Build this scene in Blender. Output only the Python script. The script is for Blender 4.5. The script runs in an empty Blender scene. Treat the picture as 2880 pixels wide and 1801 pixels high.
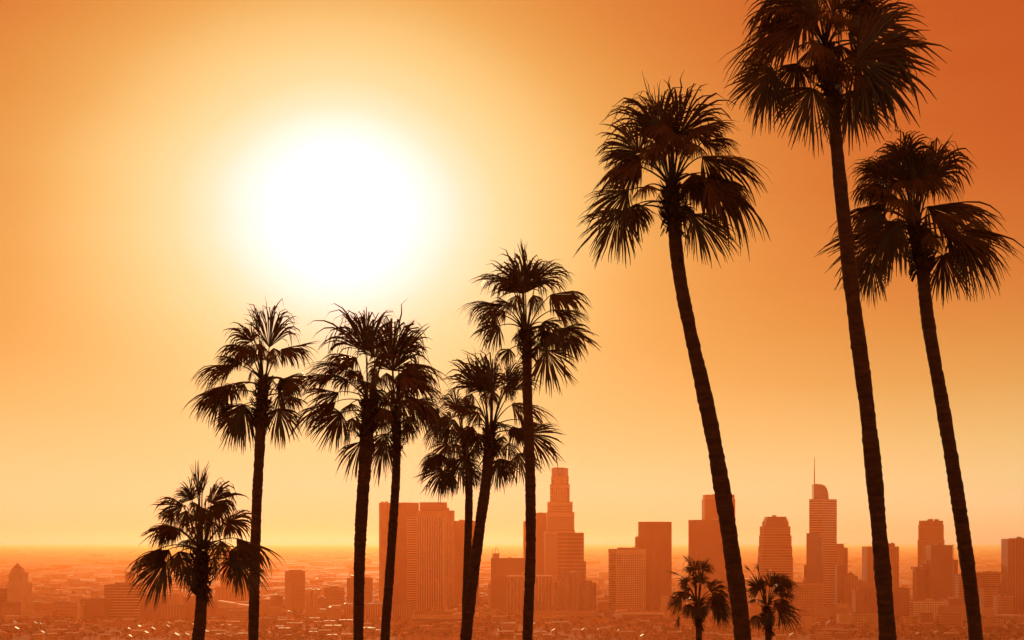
import bpy, math, random
import numpy as np
from mathutils import Vector

# ------------------------------------------------------------------ camera, sky, sun, exposure
F, CX, HY, H = 4000.0, 1440.0, 1525.0, 155.0      # focal length, image centre and eye level in photo pixels; eye height in metres
sc = bpy.context.scene
COL = sc.collection
cam = bpy.data.cameras.new('camera')
cam.sensor_width = 36.0
cam.lens = 36.0 * F / 2880.0
cam.shift_y = (HY - 900.5) / 2880.0
cam.clip_start, cam.clip_end = 0.2, 200000.0
camo = bpy.data.objects.new('camera', cam)
COL.objects.link(camo)
camo.location = (0, 0, H)
camo.rotation_euler = (math.radians(90), 0, 0)
sc.camera = camo

SUN_AZ = math.atan((955 - CX) / F)
SUN_EL = math.radians(13.0)
SUNV = Vector((math.sin(SUN_AZ) * math.cos(SUN_EL), math.cos(SUN_AZ) * math.cos(SUN_EL), math.sin(SUN_EL)))

def make_world():
    w = bpy.data.worlds.new('World')
    sc.world = w
    w.use_nodes = True
    nt = w.node_tree
    for n in list(nt.nodes):
        nt.nodes.remove(n)
    N, L = nt.nodes.new, nt.links.new
    def math_node(op, a, b=None, c=None, clamp=False):
        n = N('ShaderNodeMath'); n.operation = op; n.use_clamp = clamp
        for i, v in enumerate((a, b, c)):
            if v is None: continue
            if isinstance(v, (int, float)): n.inputs[i].default_value = v
            else: L(v, n.inputs[i])
        return n.outputs[0]
    tc = N('ShaderNodeTexCoord')
    nrm = N('ShaderNodeVectorMath'); nrm.operation = 'NORMALIZE'
    L(tc.outputs['Generated'], nrm.inputs[0])
    dot = N('ShaderNodeVectorMath'); dot.operation = 'DOT_PRODUCT'
    L(nrm.outputs[0], dot.inputs[0]); dot.inputs[1].default_value = SUNV
    theta = math_node('MULTIPLY', math_node('ARCCOSINE', math_node('MINIMUM', dot.outputs['Value'], 0.9999999)), 180 / math.pi)
    sep = N('ShaderNodeSeparateXYZ'); L(nrm.outputs[0], sep.inputs[0])
    elev = math_node('MULTIPLY', math_node('ARCSINE', math_node('MAXIMUM', sep.outputs['Z'], 0.0)), 180 / math.pi)
    # aureole round the sun, falling off with the angle from it, a little wider than tall
    def comp(vec):
        n = N('ShaderNodeVectorMath'); n.operation = 'DOT_PRODUCT'
        L(nrm.outputs[0], n.inputs[0]); n.inputs[1].default_value = vec
        return n.outputs['Value']
    rt = Vector((SUNV.y, -SUNV.x, 0)).normalized(); upv = rt.cross(SUNV)
    u, v = comp(rt), math_node('MULTIPLY', comp(upv), HALO[2])
    off = math_node('SQRT', math_node('ADD', math_node('MULTIPLY', u, u), math_node('MULTIPLY', v, v)))
    th2 = math_node('MULTIPLY', math_node('ARCTAN2', off, dot.outputs['Value']), 180 / math.pi)
    glow = math_node('EXPONENT', math_node('MULTIPLY', math_node('POWER', math_node('DIVIDE', th2, HALO[1]), 2.0), -1.0))
    core_t = math_node('EXPONENT', math_node('MULTIPLY', math_node('POWER', math_node('DIVIDE', theta, HALO[0]), 2.3), -1.0))
    # pale band over the horizon
    e1 = math_node('POWER', math_node('DIVIDE', elev, BAND[1]), 2.0)
    band = math_node('MULTIPLY', math_node('EXPONENT', math_node('MULTIPLY', e1, -1.0)), BAND[0])
    # the smog bank right on the horizon is a little duller than the sky over it
    smog = math_node('EXPONENT', math_node('MULTIPLY', math_node('POWER', math_node('DIVIDE', elev, 1.3), 2.0), -1.0))
    band = math_node('MULTIPLY', band, math_node('MULTIPLY_ADD', smog, -0.22, 1.0))
    inv = lambda q: math_node('SUBTRACT', 1.0, q)
    t = inv(math_node('MULTIPLY', math_node('MULTIPLY', inv(math_node('MULTIPLY', glow, HALO[3])), inv(core_t)), inv(band)))
    mp = N('ShaderNodeMapping'); mp.inputs['Scale'].default_value = (3.0, 3.0, 34.0); L(nrm.outputs[0], mp.inputs['Vector'])
    nz = N('ShaderNodeTexNoise'); nz.inputs['Scale'].default_value = 1.0; nz.inputs['Detail'].default_value = 4; L(mp.outputs[0], nz.inputs['Vector'])
    t = math_node('ADD', t, math_node('MULTIPLY', math_node('SUBTRACT', nz.outputs['Fac'], 0.5), math_node('MULTIPLY', inv(core_t), 0.06)), clamp=True)
    ramp = N('ShaderNodeValToRGB'); L(t, ramp.inputs[0])
    cr = ramp.color_ramp
    cr.interpolation = 'LINEAR'
    stops = [(0.0, (188, 80, 31)), (0.12, (202, 113, 50)), (0.3, (213, 143, 70)), (0.45, (220, 163, 88)), (0.6, (229, 187, 114)), (0.75, (237, 205, 139)), (0.86, (243, 218, 162)),
             (0.93, (254, 232, 195)), (1.0, (255, 255, 252))]
    while len(cr.elements) < len(stops): cr.elements.new(0.5)
    for e, (p, c) in zip(cr.elements, stops):
        e.position = p
        e.color = [((v / 255 + 0.055) / 1.055) ** 2.4 for v in c] + [1]
    sky = N('ShaderNodeTexSky'); sky.sky_type = 'NISHITA'; sky.sun_disc = False
    sky.sun_elevation = SUN_EL; sky.sun_rotation = SUN_AZ
    sky.dust_density = 6.0; sky.air_density = 1.5; sky.altitude = 150
    tint = N('ShaderNodeMix'); tint.data_type = 'RGBA'; tint.blend_type = 'MULTIPLY'; tint.inputs[0].default_value = 1.0
    L(sky.outputs[0], tint.inputs[6]); tint.inputs[7].default_value = (0.020, 0.009, 0.002, 1)
    core = math_node('EXPONENT', math_node('MULTIPLY', math_node('POWER', math_node('DIVIDE', theta, 2.2), 2.0), -1.0))
    gain = math_node('MULTIPLY_ADD', core, 6.0, 10.0)
    sc10 = N('ShaderNodeVectorMath'); sc10.operation = 'SCALE'
    L(ramp.outputs[0], sc10.inputs[0]); L(gain, sc10.inputs['Scale'])
    add = N('ShaderNodeVectorMath'); add.operation = 'ADD'
    L(sc10.outputs[0], add.inputs[0]); L(tint.outputs[2], add.inputs[1])
    bg = N('ShaderNodeBackground'); L(add.outputs[0], bg.inputs[0]); bg.inputs[1].default_value = 0.1
    out = N('ShaderNodeOutputWorld'); L(bg.outputs[0], out.inputs[0])
HALO = (7.0, 12.7, 1.68, 0.93)
BAND = (0.80, 7.8)
make_world()
sun = bpy.data.lights.new('sun', 'SUN')
sun.energy = 2.2
sun.angle = math.radians(0.6)
sun.color = (1.0, 0.50, 0.21)
suno = bpy.data.objects.new('sun', sun)
COL.objects.link(suno)
suno.location = (-60, 300, 260)
suno.rotation_euler = (-SUNV).to_track_quat('-Z', 'Y').to_euler()

sc.view_settings.view_transform = 'Standard'
sc.view_settings.look = 'None'
sc.view_settings.exposure = 0.0
sc.view_settings.gamma = 1.0
sc.view_settings.use_curve_mapping = False
cy = sc.cycles
cy.max_bounces = 5; cy.diffuse_bounces = 2; cy.glossy_bounces = 2; cy.transmission_bounces = 3; cy.volume_bounces = 1; cy.transparent_max_bounces = 4
cy.use_denoising = True
cy.denoiser = 'OPENIMAGEDENOISE'
cy.caustics_reflective = False; cy.caustics_refractive = False
HAZE_DENSITY, HAZE_COLOR, HAZE_G = 1.5e-4, (1.0, 0.27, 0.085), 0.58

rng = np.random.default_rng(7)
random.seed(7)
R = random.random

# ------------------------------------------------------------------ materials
MATS = {}
def mat(name, col, rough=0.7, spec=0.4, noise=None, bump=0.0, translucent=None, metallic=0.0):
    m = bpy.data.materials.new(name); m.use_nodes = True
    nt = m.node_tree; p = nt.nodes['Principled BSDF']
    p.inputs['Base Color'].default_value = (*col, 1)
    p.inputs['Roughness'].default_value = rough
    p.inputs['Specular IOR Level'].default_value = spec
    p.inputs['Metallic'].default_value = metallic
    if noise:
        scale, amount, space = noise
        tc = nt.nodes.new('ShaderNodeTexCoord')
        nz = nt.nodes.new('ShaderNodeTexNoise'); nz.inputs['Scale'].default_value = scale; nz.inputs['Detail'].default_value = 5
        nt.links.new(tc.outputs[space], nz.inputs['Vector'])
        cr = nt.nodes.new('ShaderNodeValToRGB')
        cr.color_ramp.elements[0].position = 0.3; cr.color_ramp.elements[1].position = 0.7
        cr.color_ramp.elements[0].color = (*[c * (1 - amount) for c in col], 1)
        cr.color_ramp.elements[1].color = (*[min(1, c * (1 + amount)) for c in col], 1)
        nt.links.new(nz.outputs['Fac'], cr.inputs[0])
        nt.links.new(cr.outputs[0], p.inputs['Base Color'])
        if bump:
            b = nt.nodes.new('ShaderNodeBump'); b.inputs['Strength'].default_value = bump
            nt.links.new(nz.outputs['Fac'], b.inputs['Height']); nt.links.new(b.outputs[0], p.inputs['Normal'])
    if translucent:
        tr = nt.nodes.new('ShaderNodeBsdfTranslucent'); tr.inputs[0].default_value = (*translucent, 1)
        add = nt.nodes.new('ShaderNodeAddShader')
        nt.links.new(p.outputs[0], add.inputs[0]); nt.links.new(tr.outputs[0], add.inputs[1])
        nt.links.new(add.outputs[0], nt.nodes['Material Output'].inputs['Surface'])
    MATS[name] = m
    return m
mat('ground', (0.25, 0.19, 0.13), 0.97, 0.04, (0.012, 0.45, 'Object'))
mat('tan_concrete', (0.33, 0.22, 0.145), 0.75, 0.3, (0.05, 0.15, 'Object'))
mat('pale_concrete', (0.58, 0.45, 0.32), 0.7, 0.3, (0.05, 0.12, 'Object'))
mat('brown_stone', (0.115, 0.07, 0.05), 0.6, 0.4, (0.05, 0.15, 'Object'))
mat('red_granite', (0.095, 0.05, 0.036), 0.45, 0.5, (0.04, 0.12, 'Object'))
mat('dark_glass', (0.03, 0.026, 0.024), 0.18, 0.5, (0.06, 0.35, 'Object'))
mat('blue_glass', (0.07, 0.075, 0.08), 0.15, 0.6, (0.08, 0.3, 'Object'))
mat('mirror_glass', (0.10, 0.09, 0.08), 0.12, 1.0, (0.25, 0.5, 'Object'), metallic=0.5)
mat('white_paint', (0.72, 0.68, 0.6), 0.6, 0.4, (0.08, 0.1, 'Object'))
mat('roof_gravel', (0.32, 0.27, 0.22), 0.6, 0.35, (0.1, 0.3, 'Object'))
mat('roof_white', (0.66, 0.58, 0.48), 0.75, 0.2, (0.1, 0.15, 'Object'))
mat('roof_tile', (0.20, 0.09, 0.05), 0.6, 0.4, (0.4, 0.3, 'Object'))
mat('roof_shingle', (0.12, 0.11, 0.10), 0.5, 0.4, (0.4, 0.3, 'Object'))
mat('steel', (0.22, 0.2, 0.18), 0.4, 0.5)
mat('stucco_cream', (0.46, 0.33, 0.21), 0.8, 0.3, (0.2, 0.12, 'Object'))
mat('stucco_tan', (0.30, 0.195, 0.12), 0.8, 0.3, (0.2, 0.12, 'Object'))
mat('stucco_grey', (0.24, 0.19, 0.15), 0.8, 0.3, (0.2, 0.12, 'Object'))
mat('bark_tree', (0.09, 0.065, 0.045), 0.9, 0.2)
mat('leaves_tree', (0.04, 0.04, 0.018), 0.8, 0.1, (0.3, 0.4, 'Object'), translucent=(0.02, 0.02, 0.006))
mat('palm_bark', (0.06, 0.032, 0.022), 0.85, 0.25, (5.0, 0.4, 'Object'), bump=0.8)
def ring_bark():
    m = MATS['palm_bark']; nt = m.node_tree; p = nt.nodes['Principled BSDF']
    nz = next(n for n in nt.nodes if n.type == 'TEX_NOISE'); tc = next(n for n in nt.nodes if n.type == 'TEX_COORD')
    mp = nt.nodes.new('ShaderNodeMapping'); mp.inputs['Scale'].default_value = (0.8, 0.8, 3.4)
    nt.links.new(tc.outputs['Object'], mp.inputs['Vector']); nt.links.new(mp.outputs[0], nz.inputs['Vector'])
ring_bark()
mat('palm_boots', (0.05, 0.03, 0.02), 0.9, 0.1, (6.0, 0.5, 'Object'))
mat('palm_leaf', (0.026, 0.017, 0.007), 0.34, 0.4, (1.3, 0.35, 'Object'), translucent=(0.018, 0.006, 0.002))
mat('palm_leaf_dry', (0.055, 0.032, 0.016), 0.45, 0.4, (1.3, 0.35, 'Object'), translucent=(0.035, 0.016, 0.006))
mat('palm_petiole', (0.05, 0.036, 0.018), 0.6, 0.25)

# ------------------------------------------------------------------ helpers
def mesh(name, verts, faces, m=None, smooth=False):
    me = bpy.data.meshes.new(name)
    me.from_pydata([tuple(v) for v in verts], [], [tuple(f) for f in faces])
    if m: me.materials.append(MATS[m])
    if smooth: me.polygons.foreach_set('use_smooth', [True] * len(me.polygons))
    me.update()
    return me
def link(name, data, parent=None, loc=(0, 0, 0), rz=0.0, kind=None, label=None):
    o = bpy.data.objects.new(name, data)
    COL.objects.link(o)
    o.location = loc
    if rz: o.rotation_euler = (0, 0, rz)
    if parent is not None: o.parent = parent
    if kind: o['kind'] = kind
    if label: o['label'] = label
    return o
def thing(name, label, cat, loc=(0, 0, 0), group=None, data=None, rz=0.0):
    o = link(name, data, None, loc, rz)
    o['label'] = label; o['category'] = cat; o['kind'] = 'thing'
    if group: o['group'] = group
    return o
class MB:
    def __init__(s): s.v, s.f = [], []
    def add(s, v, f):
        k = len(s.v); s.v += [tuple(x) for x in v]; s.f += [tuple(i + k for i in q) for q in f]
    def box(s, x0, x1, y0, y1, z0, z1):
        s.add([(x0, y0, z0), (x1, y0, z0), (x1, y1, z0), (x0, y1, z0), (x0, y0, z1), (x1, y0, z1), (x1, y1, z1), (x0, y1, z1)],
              [(0, 3, 2, 1), (4, 5, 6, 7), (0, 1, 5, 4), (1, 2, 6, 5), (2, 3, 7, 6), (3, 0, 4, 7)])
    def prism(s, fp, z0, z1, top=None):
        n = len(fp); t = top or fp
        s.add([(x, y, z0) for x, y in fp] + [(x, y, z1) for x, y in t],
              [tuple(range(n - 1, -1, -1)), tuple(range(n, 2 * n))] + [(i, (i + 1) % n, n + (i + 1) % n, n + i) for i in range(n)])
    def bar(s, p, q, w):
        p, q = Vector(p), Vector(q); d = (q - p).normalized()
        a = d.orthogonal().normalized() * w / 2; b = d.cross(a)
        s.add([p + a, p + b, p - a, p - b, q + a, q + b, q - a, q - b], [(0, 1, 5, 4), (1, 2, 6, 5), (2, 3, 7, 6), (3, 0, 4, 7), (0, 3, 2, 1), (4, 5, 6, 7)])
    def mesh(s, name, m, smooth=False): return mesh(name, s.v, s.f, m, smooth)
def height(x, y):
    r = math.hypot(max(y, 0.0), 0.15 * x)
    return (H - 1.7) * math.exp(-r / 260.0)
def X(px, D): return (px - CX) / F * D
def Z(py, D): return H - (py - HY) / F * D
def offset(fp, d):
    n = len(fp); out = []
    for i in range(n):
        p0, p1, p2 = (Vector(fp[i - 1]), Vector(fp[i]), Vector(fp[(i + 1) % n]))
        e1, e2 = (p1 - p0).normalized(), (p2 - p1).normalized()
        n1, n2 = Vector((e1.y, -e1.x)), Vector((e2.y, -e2.x))
        b = (n1 + n2); b = b / max(0.3, b.dot(n1))
        out.append(tuple(p1 + b * d))
    return out

# ------------------------------------------------------------------ ground and haze
def build_ground():
    ys = [-500, -200, -60, -20, 0, 4, 9, 15, 22, 30, 40, 52, 66, 84, 105, 130, 165, 210, 270, 350, 450, 600, 800, 1100, 1500, 2000, 2600, 3300, 4500, 7000, 12000, 20000, 32000, 50000, 95000]
    xs = sorted({s * v for v in (0, 20, 50, 100, 180, 300, 500, 800, 1300, 2200, 4000, 8000, 16000, 30000, 45000) for s in (-1, 1)})
    v = [(x, y, height(x, y)) for y in ys for x in xs]
    n = len(xs)
    f = [(j * n + i, j * n + i + 1, (j + 1) * n + i + 1, (j + 1) * n + i) for j in range(len(ys) - 1) for i in range(n - 1)]
    o = link('ground', mesh('ground', v, f, 'ground', True), kind='structure')
build_ground()
def build_haze():
    b = MB(); b.box(-46000, 46000, -600, 96000, -1.0, 358.0)
    m = bpy.data.materials.new('haze_air'); m.use_nodes = True
    nt = m.node_tree
    for n in list(nt.nodes): nt.nodes.remove(n)
    pv = nt.nodes.new('ShaderNodeVolumePrincipled')
    pv.inputs['Color'].default_value = (*HAZE_COLOR, 1)
    pv.inputs['Absorption Color'].default_value = (1, 1, 1, 1)
    pv.inputs['Density'].default_value = HAZE_DENSITY
    pv.inputs['Anisotropy'].default_value = HAZE_G
    out = nt.nodes.new('ShaderNodeOutputMaterial')
    nt.links.new(pv.outputs[0], out.inputs['Volume'])
    MATS['haze_air'] = m
    link('haze', b.mesh('haze', 'haze_air'), kind='stuff')
build_haze()

# ------------------------------------------------------------------ buildings
def footprint(x, D, depth, rnd=False, ang=None):
    """world footprint (counter-clockwise) from photo columns at distance D"""
    if rnd:
        xl, xr = X(x[0], D), X(x[-1], D); r = (xr - xl) / 2; c = (xl + xr) / 2
        return [(c + r * math.cos(2 * math.pi * k / 24), D + r + r * math.sin(2 * math.pi * k / 24)) for k in range(24)]
    if len(x) == 2:
        xl, xr = X(x[0], D), X(x[1], D)
        return [(xl, D), (xr, D), (xr, D + depth), (xl, D + depth)]
    a = math.radians(ang or 30); c, s = math.cos(a), math.sin(a)
    C = Vector((X(x[1], D), D)); l, r = (x[0] - CX) / F, (x[2] - CX) / F
    wl = (C.x - l * D) / (c + l * s); wr = (r * D - C.x) / max(0.08, s - r * c)
    Lp = C + Vector((-c, s)) * wl; Rp = C + Vector((s, c)) * wr
    return [tuple(C), tuple(Rp), tuple(Lp + Rp - C), tuple(Lp)]
def deco(root, fp, z0, z1, d, edges=None):
    kind = d[0]
    n = len(fp)
    vis = [i for i in range(n) if (lambda p, q: ((q[1] - p[1]) * -(p[0] + q[0]) / 2 + -(q[0] - p[0]) * -(p[1] + q[1]) / 2))(fp[i], fp[(i + 1) % n]) > -1e-9] if edges is None else edges
    if kind == 'bands':
        _, pitch, th, proud, m = d[:5]
        me = MB(); me.prism(offset(fp, proud), 0, th); me = me.mesh('floor_band', m)
        z = z0 + pitch
        while z < z1 - th:
            link('floor_band', me, root, (0, 0, z)); z += pitch
    elif kind == 'ribs':
        _, pitch, w, proud, m = d[:5]
        lo, hi = z0, z1 - (d[5] if len(d) > 5 else 0)
        me = MB(); me.box(-w / 2, w / 2, -proud, 0.05, 0, hi - lo); me = me.mesh('rib', m)
        for i in vis:
            p, q = Vector(fp[i]), Vector(fp[(i + 1) % n]); ln = (q - p).length; k = max(1, round(ln / pitch))
            if ln < pitch: continue
            ang = math.atan2(q.y - p.y, q.x - p.x)
            for j in range(k + 1):
                u = min(max(j / k, 0.5 * w / ln), 1 - 0.5 * w / ln)
                c = p.lerp(q, u); link('rib', me, root, (c.x, c.y, lo), ang)
    elif kind == 'face_bands':
        _, pitch, th, proud, m, i = d[:6]
        lo = d[6] if len(d) > 6 else 0.0
        p, q = Vector(fp[i]), Vector(fp[(i + 1) % n]); ln = (q - p).length
        me = MB(); me.box(0.3, ln - 0.3, -proud, 0.05, 0, th); me = me.mesh('floor_band', m)
        z = z0 + pitch
        while z < z1 - th - lo:
            link('floor_band', me, root, (p.x, p.y, z), math.atan2(q.y - p.y, q.x - p.x)); z += pitch
    elif kind == 'face_ribs':
        _, pitch, w, proud, m, i = d[:6]
        lo = d[6] if len(d) > 6 else 0.0
        p, q = Vector(fp[i]), Vector(fp[(i + 1) % n]); ln = (q - p).length; k = max(1, round(ln / pitch))
        me = MB(); me.box(-w / 2, w / 2, -proud, 0.05, 0, z1 - z0 - lo); me = me.mesh('rib', m)
        for j in range(k + 1):
            u = min(max(j / k, 0.5 * w / ln), 1 - 0.5 * w / ln); c = p.lerp(q, u)
            link('rib', me, root, (c.x, c.y, z0), math.atan2(q.y - p.y, q.x - p.x))
    elif kind == 'cap':
        b = MB(); b.prism(offset(fp, d[2]), z1 - d[1], z1 + 0.25); link('cap_band', b.mesh('cap_band', d[3]), root)
    elif kind == 'grid':
        _, px, pz, w, proud, m = d[:6]
        top = d[6] if len(d) > 6 else 1.5 * pz
        b = MB()
        z = z0 + pz
        ring = offset(fp, proud)
        while z < z1 - top:
            b.prism(ring, z - w / 2, z + w / 2); z += pz
        b.prism(ring, z1 - top, z1 + 0.3)
        pr2 = offset(fp, proud + 0.06)
        for i in vis:
            p, q = Vector(fp[i]), Vector(fp[(i + 1) % n]); ln = (q - p).length; k = max(1, round(ln / px))
            e = (q - p).normalized(); nn = Vector((e.y, -e.x))
            for j in range(k + 1):
                u = min(max(j / k, 0.5 * w / ln), 1 - 0.5 * w / ln); c = p.lerp(q, u)
                A, B_ = c - e * w / 2, c + e * w / 2; pr = nn * (proud + 0.07)
                b.prism([tuple(A + pr), tuple(B_ + pr), tuple(B_ - nn * .05), tuple(A - nn * .05)], z0, z1 - top + 0.02)
        link('window_frame_grid', b.mesh('window_frame_grid', m), root, kind='stuff')
def loc_fp(fp, o): return [(x - o[0], y - o[1]) for x, y in fp]
def building(name, label, D, tiers, cat='building', extras=(), group=None):
    """tiers: dicts x=(left[,corner],right) columns, y=top row, m=material, d=decorations, dep=depth, z0=base row or None, ins=setback"""
    x = tiers[0]['x']; o = (X((x[0] + x[-1]) / 2, D), D)
    root = thing(name, label, cat, (o[0], o[1], 0), group)
    prev = 0.0
    for k, t in enumerate(tiers):
        Dt = D + t.get('ins', 0.0)
        fpw = footprint(t['x'], Dt, t.get('dep', 40.0), t.get('round', False), t.get('ang'))
        fp = loc_fp(fpw, o)
        z1 = Z(t['y'], Dt)
        z0 = 0.0 if t.get('g') else (Z(t['z0'], Dt) if t.get('z0') else prev)
        b = MB()
        if t.get('shape') == 'pyramid':
            cx = sum(p[0] for p in fp) / len(fp); cyy = sum(p[1] for p in fp) / len(fp); s = t.get('tip', 0.12)
            b.prism(fp, z0, z1, [(cx + (px - cx) * s, cyy + (py - cyy) * s) for px, py in fp])
        elif t.get('slant'):
            n = len(fp); dz = t['slant']
            b.prism(fp, z0, z1); xs = [p[0] for p in fp]
            for i in range(n):
                u = (fp[i][0] - min(xs)) / (max(xs) - min(xs))
                v = b.v[n + i]; b.v[n + i] = (v[0], v[1], z1 + dz * u)
        else:
            b.prism(fp, z0, z1)
        part = t.get('n', 'wall' if k == 0 else 'upper_tier')
        w = link(part, b.mesh(part, t['m'], t.get('round', False) and False), root)
        for d in t.get('d', ()): deco(root, fp, z0, z1, d, t.get('edges'))
        if not t.get('shape') and not t.get('nopar'):
            p = MB(); o1 = offset(fp, 0.25); i1 = offset(fp, -0.6); n = len(fp); pz = t.get('par', 1.2)
            vs = [(a, c, z1 - 0.3) for a, c in o1] + [(a, c, z1 + pz) for a, c in o1] + [(a, c, z1 + pz) for a, c in i1] + [(a, c, z1 - 0.3) for a, c in i1]
            fs = []
            for i in range(n):
                j = (i + 1) % n
                fs += [(i, j, n + j, n + i), (n + i, n + j, 2 * n + j, 2 * n + i), (2 * n + i, 2 * n + j, 3 * n + j, 3 * n + i)]
            p.add(vs, fs)
            if not t.get('slant'): link('parapet', p.mesh('parapet', t.get('pm', t['m'])), root)
        prev = z1
    zt = prev
    if cat == 'tower' or len(tiers) > 1 or tiers[0]['y'] < 1690:
        t = tiers[-1]
        if not t.get('shape') and not t.get('slant') and t.get('n') not in ('roof', 'roof_slab', 'folded_roof'):
            xc, yc = sum(p[0] for p in fp) / len(fp), sum(p[1] for p in fp) / len(fp)
            wx = max(abs(p[0] - xc) for p in fp) * .55
            rr = random.Random(label)
            for q in range(rr.choice((1, 2, 3))):
                a, w_, h_ = xc + rr.uniform(-1, 1) * wx, rr.uniform(.12, .3) * wx + 1, rr.uniform(1.5, 4.2)
                u = MB(); u.box(a - w_, a + w_, yc - 4, yc + 4, zt - .1, zt + 1.2 + h_)
                link('roof_unit', u.mesh('roof_unit', rr.choice(('steel', 'tan_concrete', 'brown_stone'))), root)
            if rr.random() < .6:
                a = xc + rr.uniform(-1, 1) * wx; u = MB(); u.bar((a, yc, zt), (a, yc, zt + rr.uniform(6, 13)), .5)
                link('antenna', u.mesh('antenna', 'steel'), root)
    for e in extras:
        De = D + e.get('ins', 5.0)
        nm, m = e['n'], e.get('m', 'steel')
        b = MB()
        if e['k'] == 'box':
            x0, x1 = X(e['x'][0], De) - o[0], X(e['x'][1], De) - o[0]
            b.box(x0, x1, De - o[1], De - o[1] + e.get('dep', 12), Z(e['y'][1], De), Z(e['y'][0], De))
        elif e['k'] == 'bar':
            p = [(X(a, De) - o[0], De - o[1] + (c[2] if len(c := q) > 2 else 0), Z(bb, De)) for q in e['p'] for a, bb in [q[:2]]]
            for a, c in zip(p[:-1], p[1:]): b.bar(a, c, e.get('w', 0.6))
        link(nm, b.mesh(nm, m), root)
    return root
T = lambda x, y, m, d=(), **k: dict(x=x, y=y, m=m, d=d, **k)
BX = lambda x, y, n='roof_unit', m='steel', ins=8.0, dep=10.0: dict(k='box', x=x, y=y, n=n, m=m, ins=ins, dep=dep)
BR = lambda p, n='antenna', w=0.6, ins=8.0, m='steel': dict(k='bar', p=p, n=n, w=w, ins=ins, m=m)

# --- left edge
building('domed_civic_tower', 'pale stepped civic tower with pointed pyramid top at far left edge', 3000, [
    T((20, 72), 1642, 'pale_concrete', [('grid', 4.5, 5, 1.6, 0.3, 'pale_concrete')], dep=40),
    T((25, 64), 1614, 'pale_concrete', [('ribs', 5.2, 2.0, 0.5, 'pale_concrete', 6)], ins=4, dep=32),
    T((29, 60), 1607, 'pale_concrete', ins=7, dep=24), T((33, 57), 1600, 'pale_concrete', ins=8, dep=20),
    T((33.5, 56.5), 1584, 'tan_concrete', ins=8.4, dep=19, shape='pyramid', n='pyramid_roof', tip=0.04)], extras=[BR([(44.5, 1586), (44.5, 1581)], 'finial', 0.8, 18)], cat='tower')
building('office_slab', 'dark banded office slab cut by left edge in front of pointed civic tower', 3050, [T((-40, 50), 1658, 'dark_glass', [('bands', 6.5, 1.6, 0.4, 'brown_stone')], dep=30)])
building('office_block', 'low brown block with large pale blank panel at left edge', 2850, [T((-45, 44), 1697, 'brown_stone', dep=30)],
         extras=[dict(k='box', x=(2, 34), y=(1709, 1741), n='blank_panel', m='stucco_tan', ins=-0.8, dep=0.7)])
building('low_civic_block', 'long pale two-tier block right of the left-edge blank panel', 2800, [T((46, 145), 1735, 'stucco_tan', [('ribs', 7, 1.0, 0.3, 'stucco_tan')], dep=40), T((60, 145), 1720, 'stucco_cream', ins=3, dep=30)])
building('low_civic_block', 'bulky tan block with dark window rows beside the finned pylon', 2830, [T((147, 225), 1694, 'stucco_tan', [('bands', 7, 1.4, 0.3, 'stucco_cream')], dep=50)], extras=[BX((165, 190), (1690, 1695))])
building('finned_pylon', 'thin pale pylon tower with horizontal fins in front of low blocks', 2790, [T((219, 223), 1697, 'white_paint', dep=4), T((224, 229), 1697, 'brown_stone', [('bands', 4.5, 1.2, 0.6, 'white_paint')], g=1, dep=4)], cat='tower')
building('low_civic_block', 'plain dark brown block left of the striped glass block', 2860, [T((229, 293), 1687, 'brown_stone', dep=40)], extras=[BX((271, 293), (1682, 1688))])
building('striped_block', 'glass block with many pale horizontal stripes near left palm', 2900, [T((293, 391), 1647, 'dark_glass', [('bands', 5.6, 0.9, 0.5, 'pale_concrete')], dep=40)],
         extras=[BX((343, 368), (1638, 1648), m='brown_stone'), BX((352, 372), (1610, 1648), 'stair_tower', 'tan_concrete', 200, 20)])
building('ribbed_slab', 'reddish slab with fine vertical ribs right of striped glass block', 2880, [T((393, 476), 1675, 'red_granite', [('ribs', 4.2, 1.0, 0.4, 'brown_stone', 3)], dep=35)])
building('ribbed_annex', 'small pale ribbed box low behind the leftmost palm trunk', 2950, [T((478, 508), 1674, 'tan_concrete', [('ribs', 3.0, 1.0, 0.4, 'pale_concrete')], dep=25), ])
building('ribbed_slab', 'dark red ribbed slab right behind the leftmost palm trunk', 2820, [T((516, 600), 1680, 'red_granite', [('ribs', 4.6, 1.1, 0.4, 'brown_stone', 3)], dep=35)])
building('low_hall', 'low dark hall below the pale ribbed box by leftmost palm', 2790, [T((455, 514), 1704, 'brown_stone', [('ribs', 6, 0.8, 0.3, 'tan_concrete')], dep=30)])
building('stepped_tower', 'plain stepped orange tower half hidden behind leftmost palm fronds', 3400, [T((606, 701), 1651, 'tan_concrete', [('ribs', 9, 1.2, 0.3, 'brown_stone')], dep=60), T((620, 692), 1616, 'tan_concrete', ins=10, dep=40), T((626, 665), 1548, 'tan_concrete', ins=14, dep=30)], cat='tower')
building('folded_roof_hall', 'low hall with bright folded metal roofs between first two trunks', 2850, [T((607, 702), 1712, 'stucco_tan', dep=40), T((612, 658), 1690, 'roof_white', ins=2, dep=30, slant=-5.0, n='folded_roof'), T((664, 700), 1699, 'roof_white', ins=2, dep=30, z0=1712, slant=-3.5, n='folded_roof')])
building('low_office', 'low banded office with dark strip windows between first two trunks', 2720, [T((640, 716), 1721, 'brown_stone', [('bands', 4.2, 1.7, 0.5, 'stucco_cream')], dep=30)])
building('low_shed', 'long low shed with bright white roof right of leftmost trunk', 2650, [T((573, 640), 1750, 'stucco_tan', dep=26), T((571, 644), 1748.4, 'roof_white', ins=-1, dep=28, n='roof')])
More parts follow.
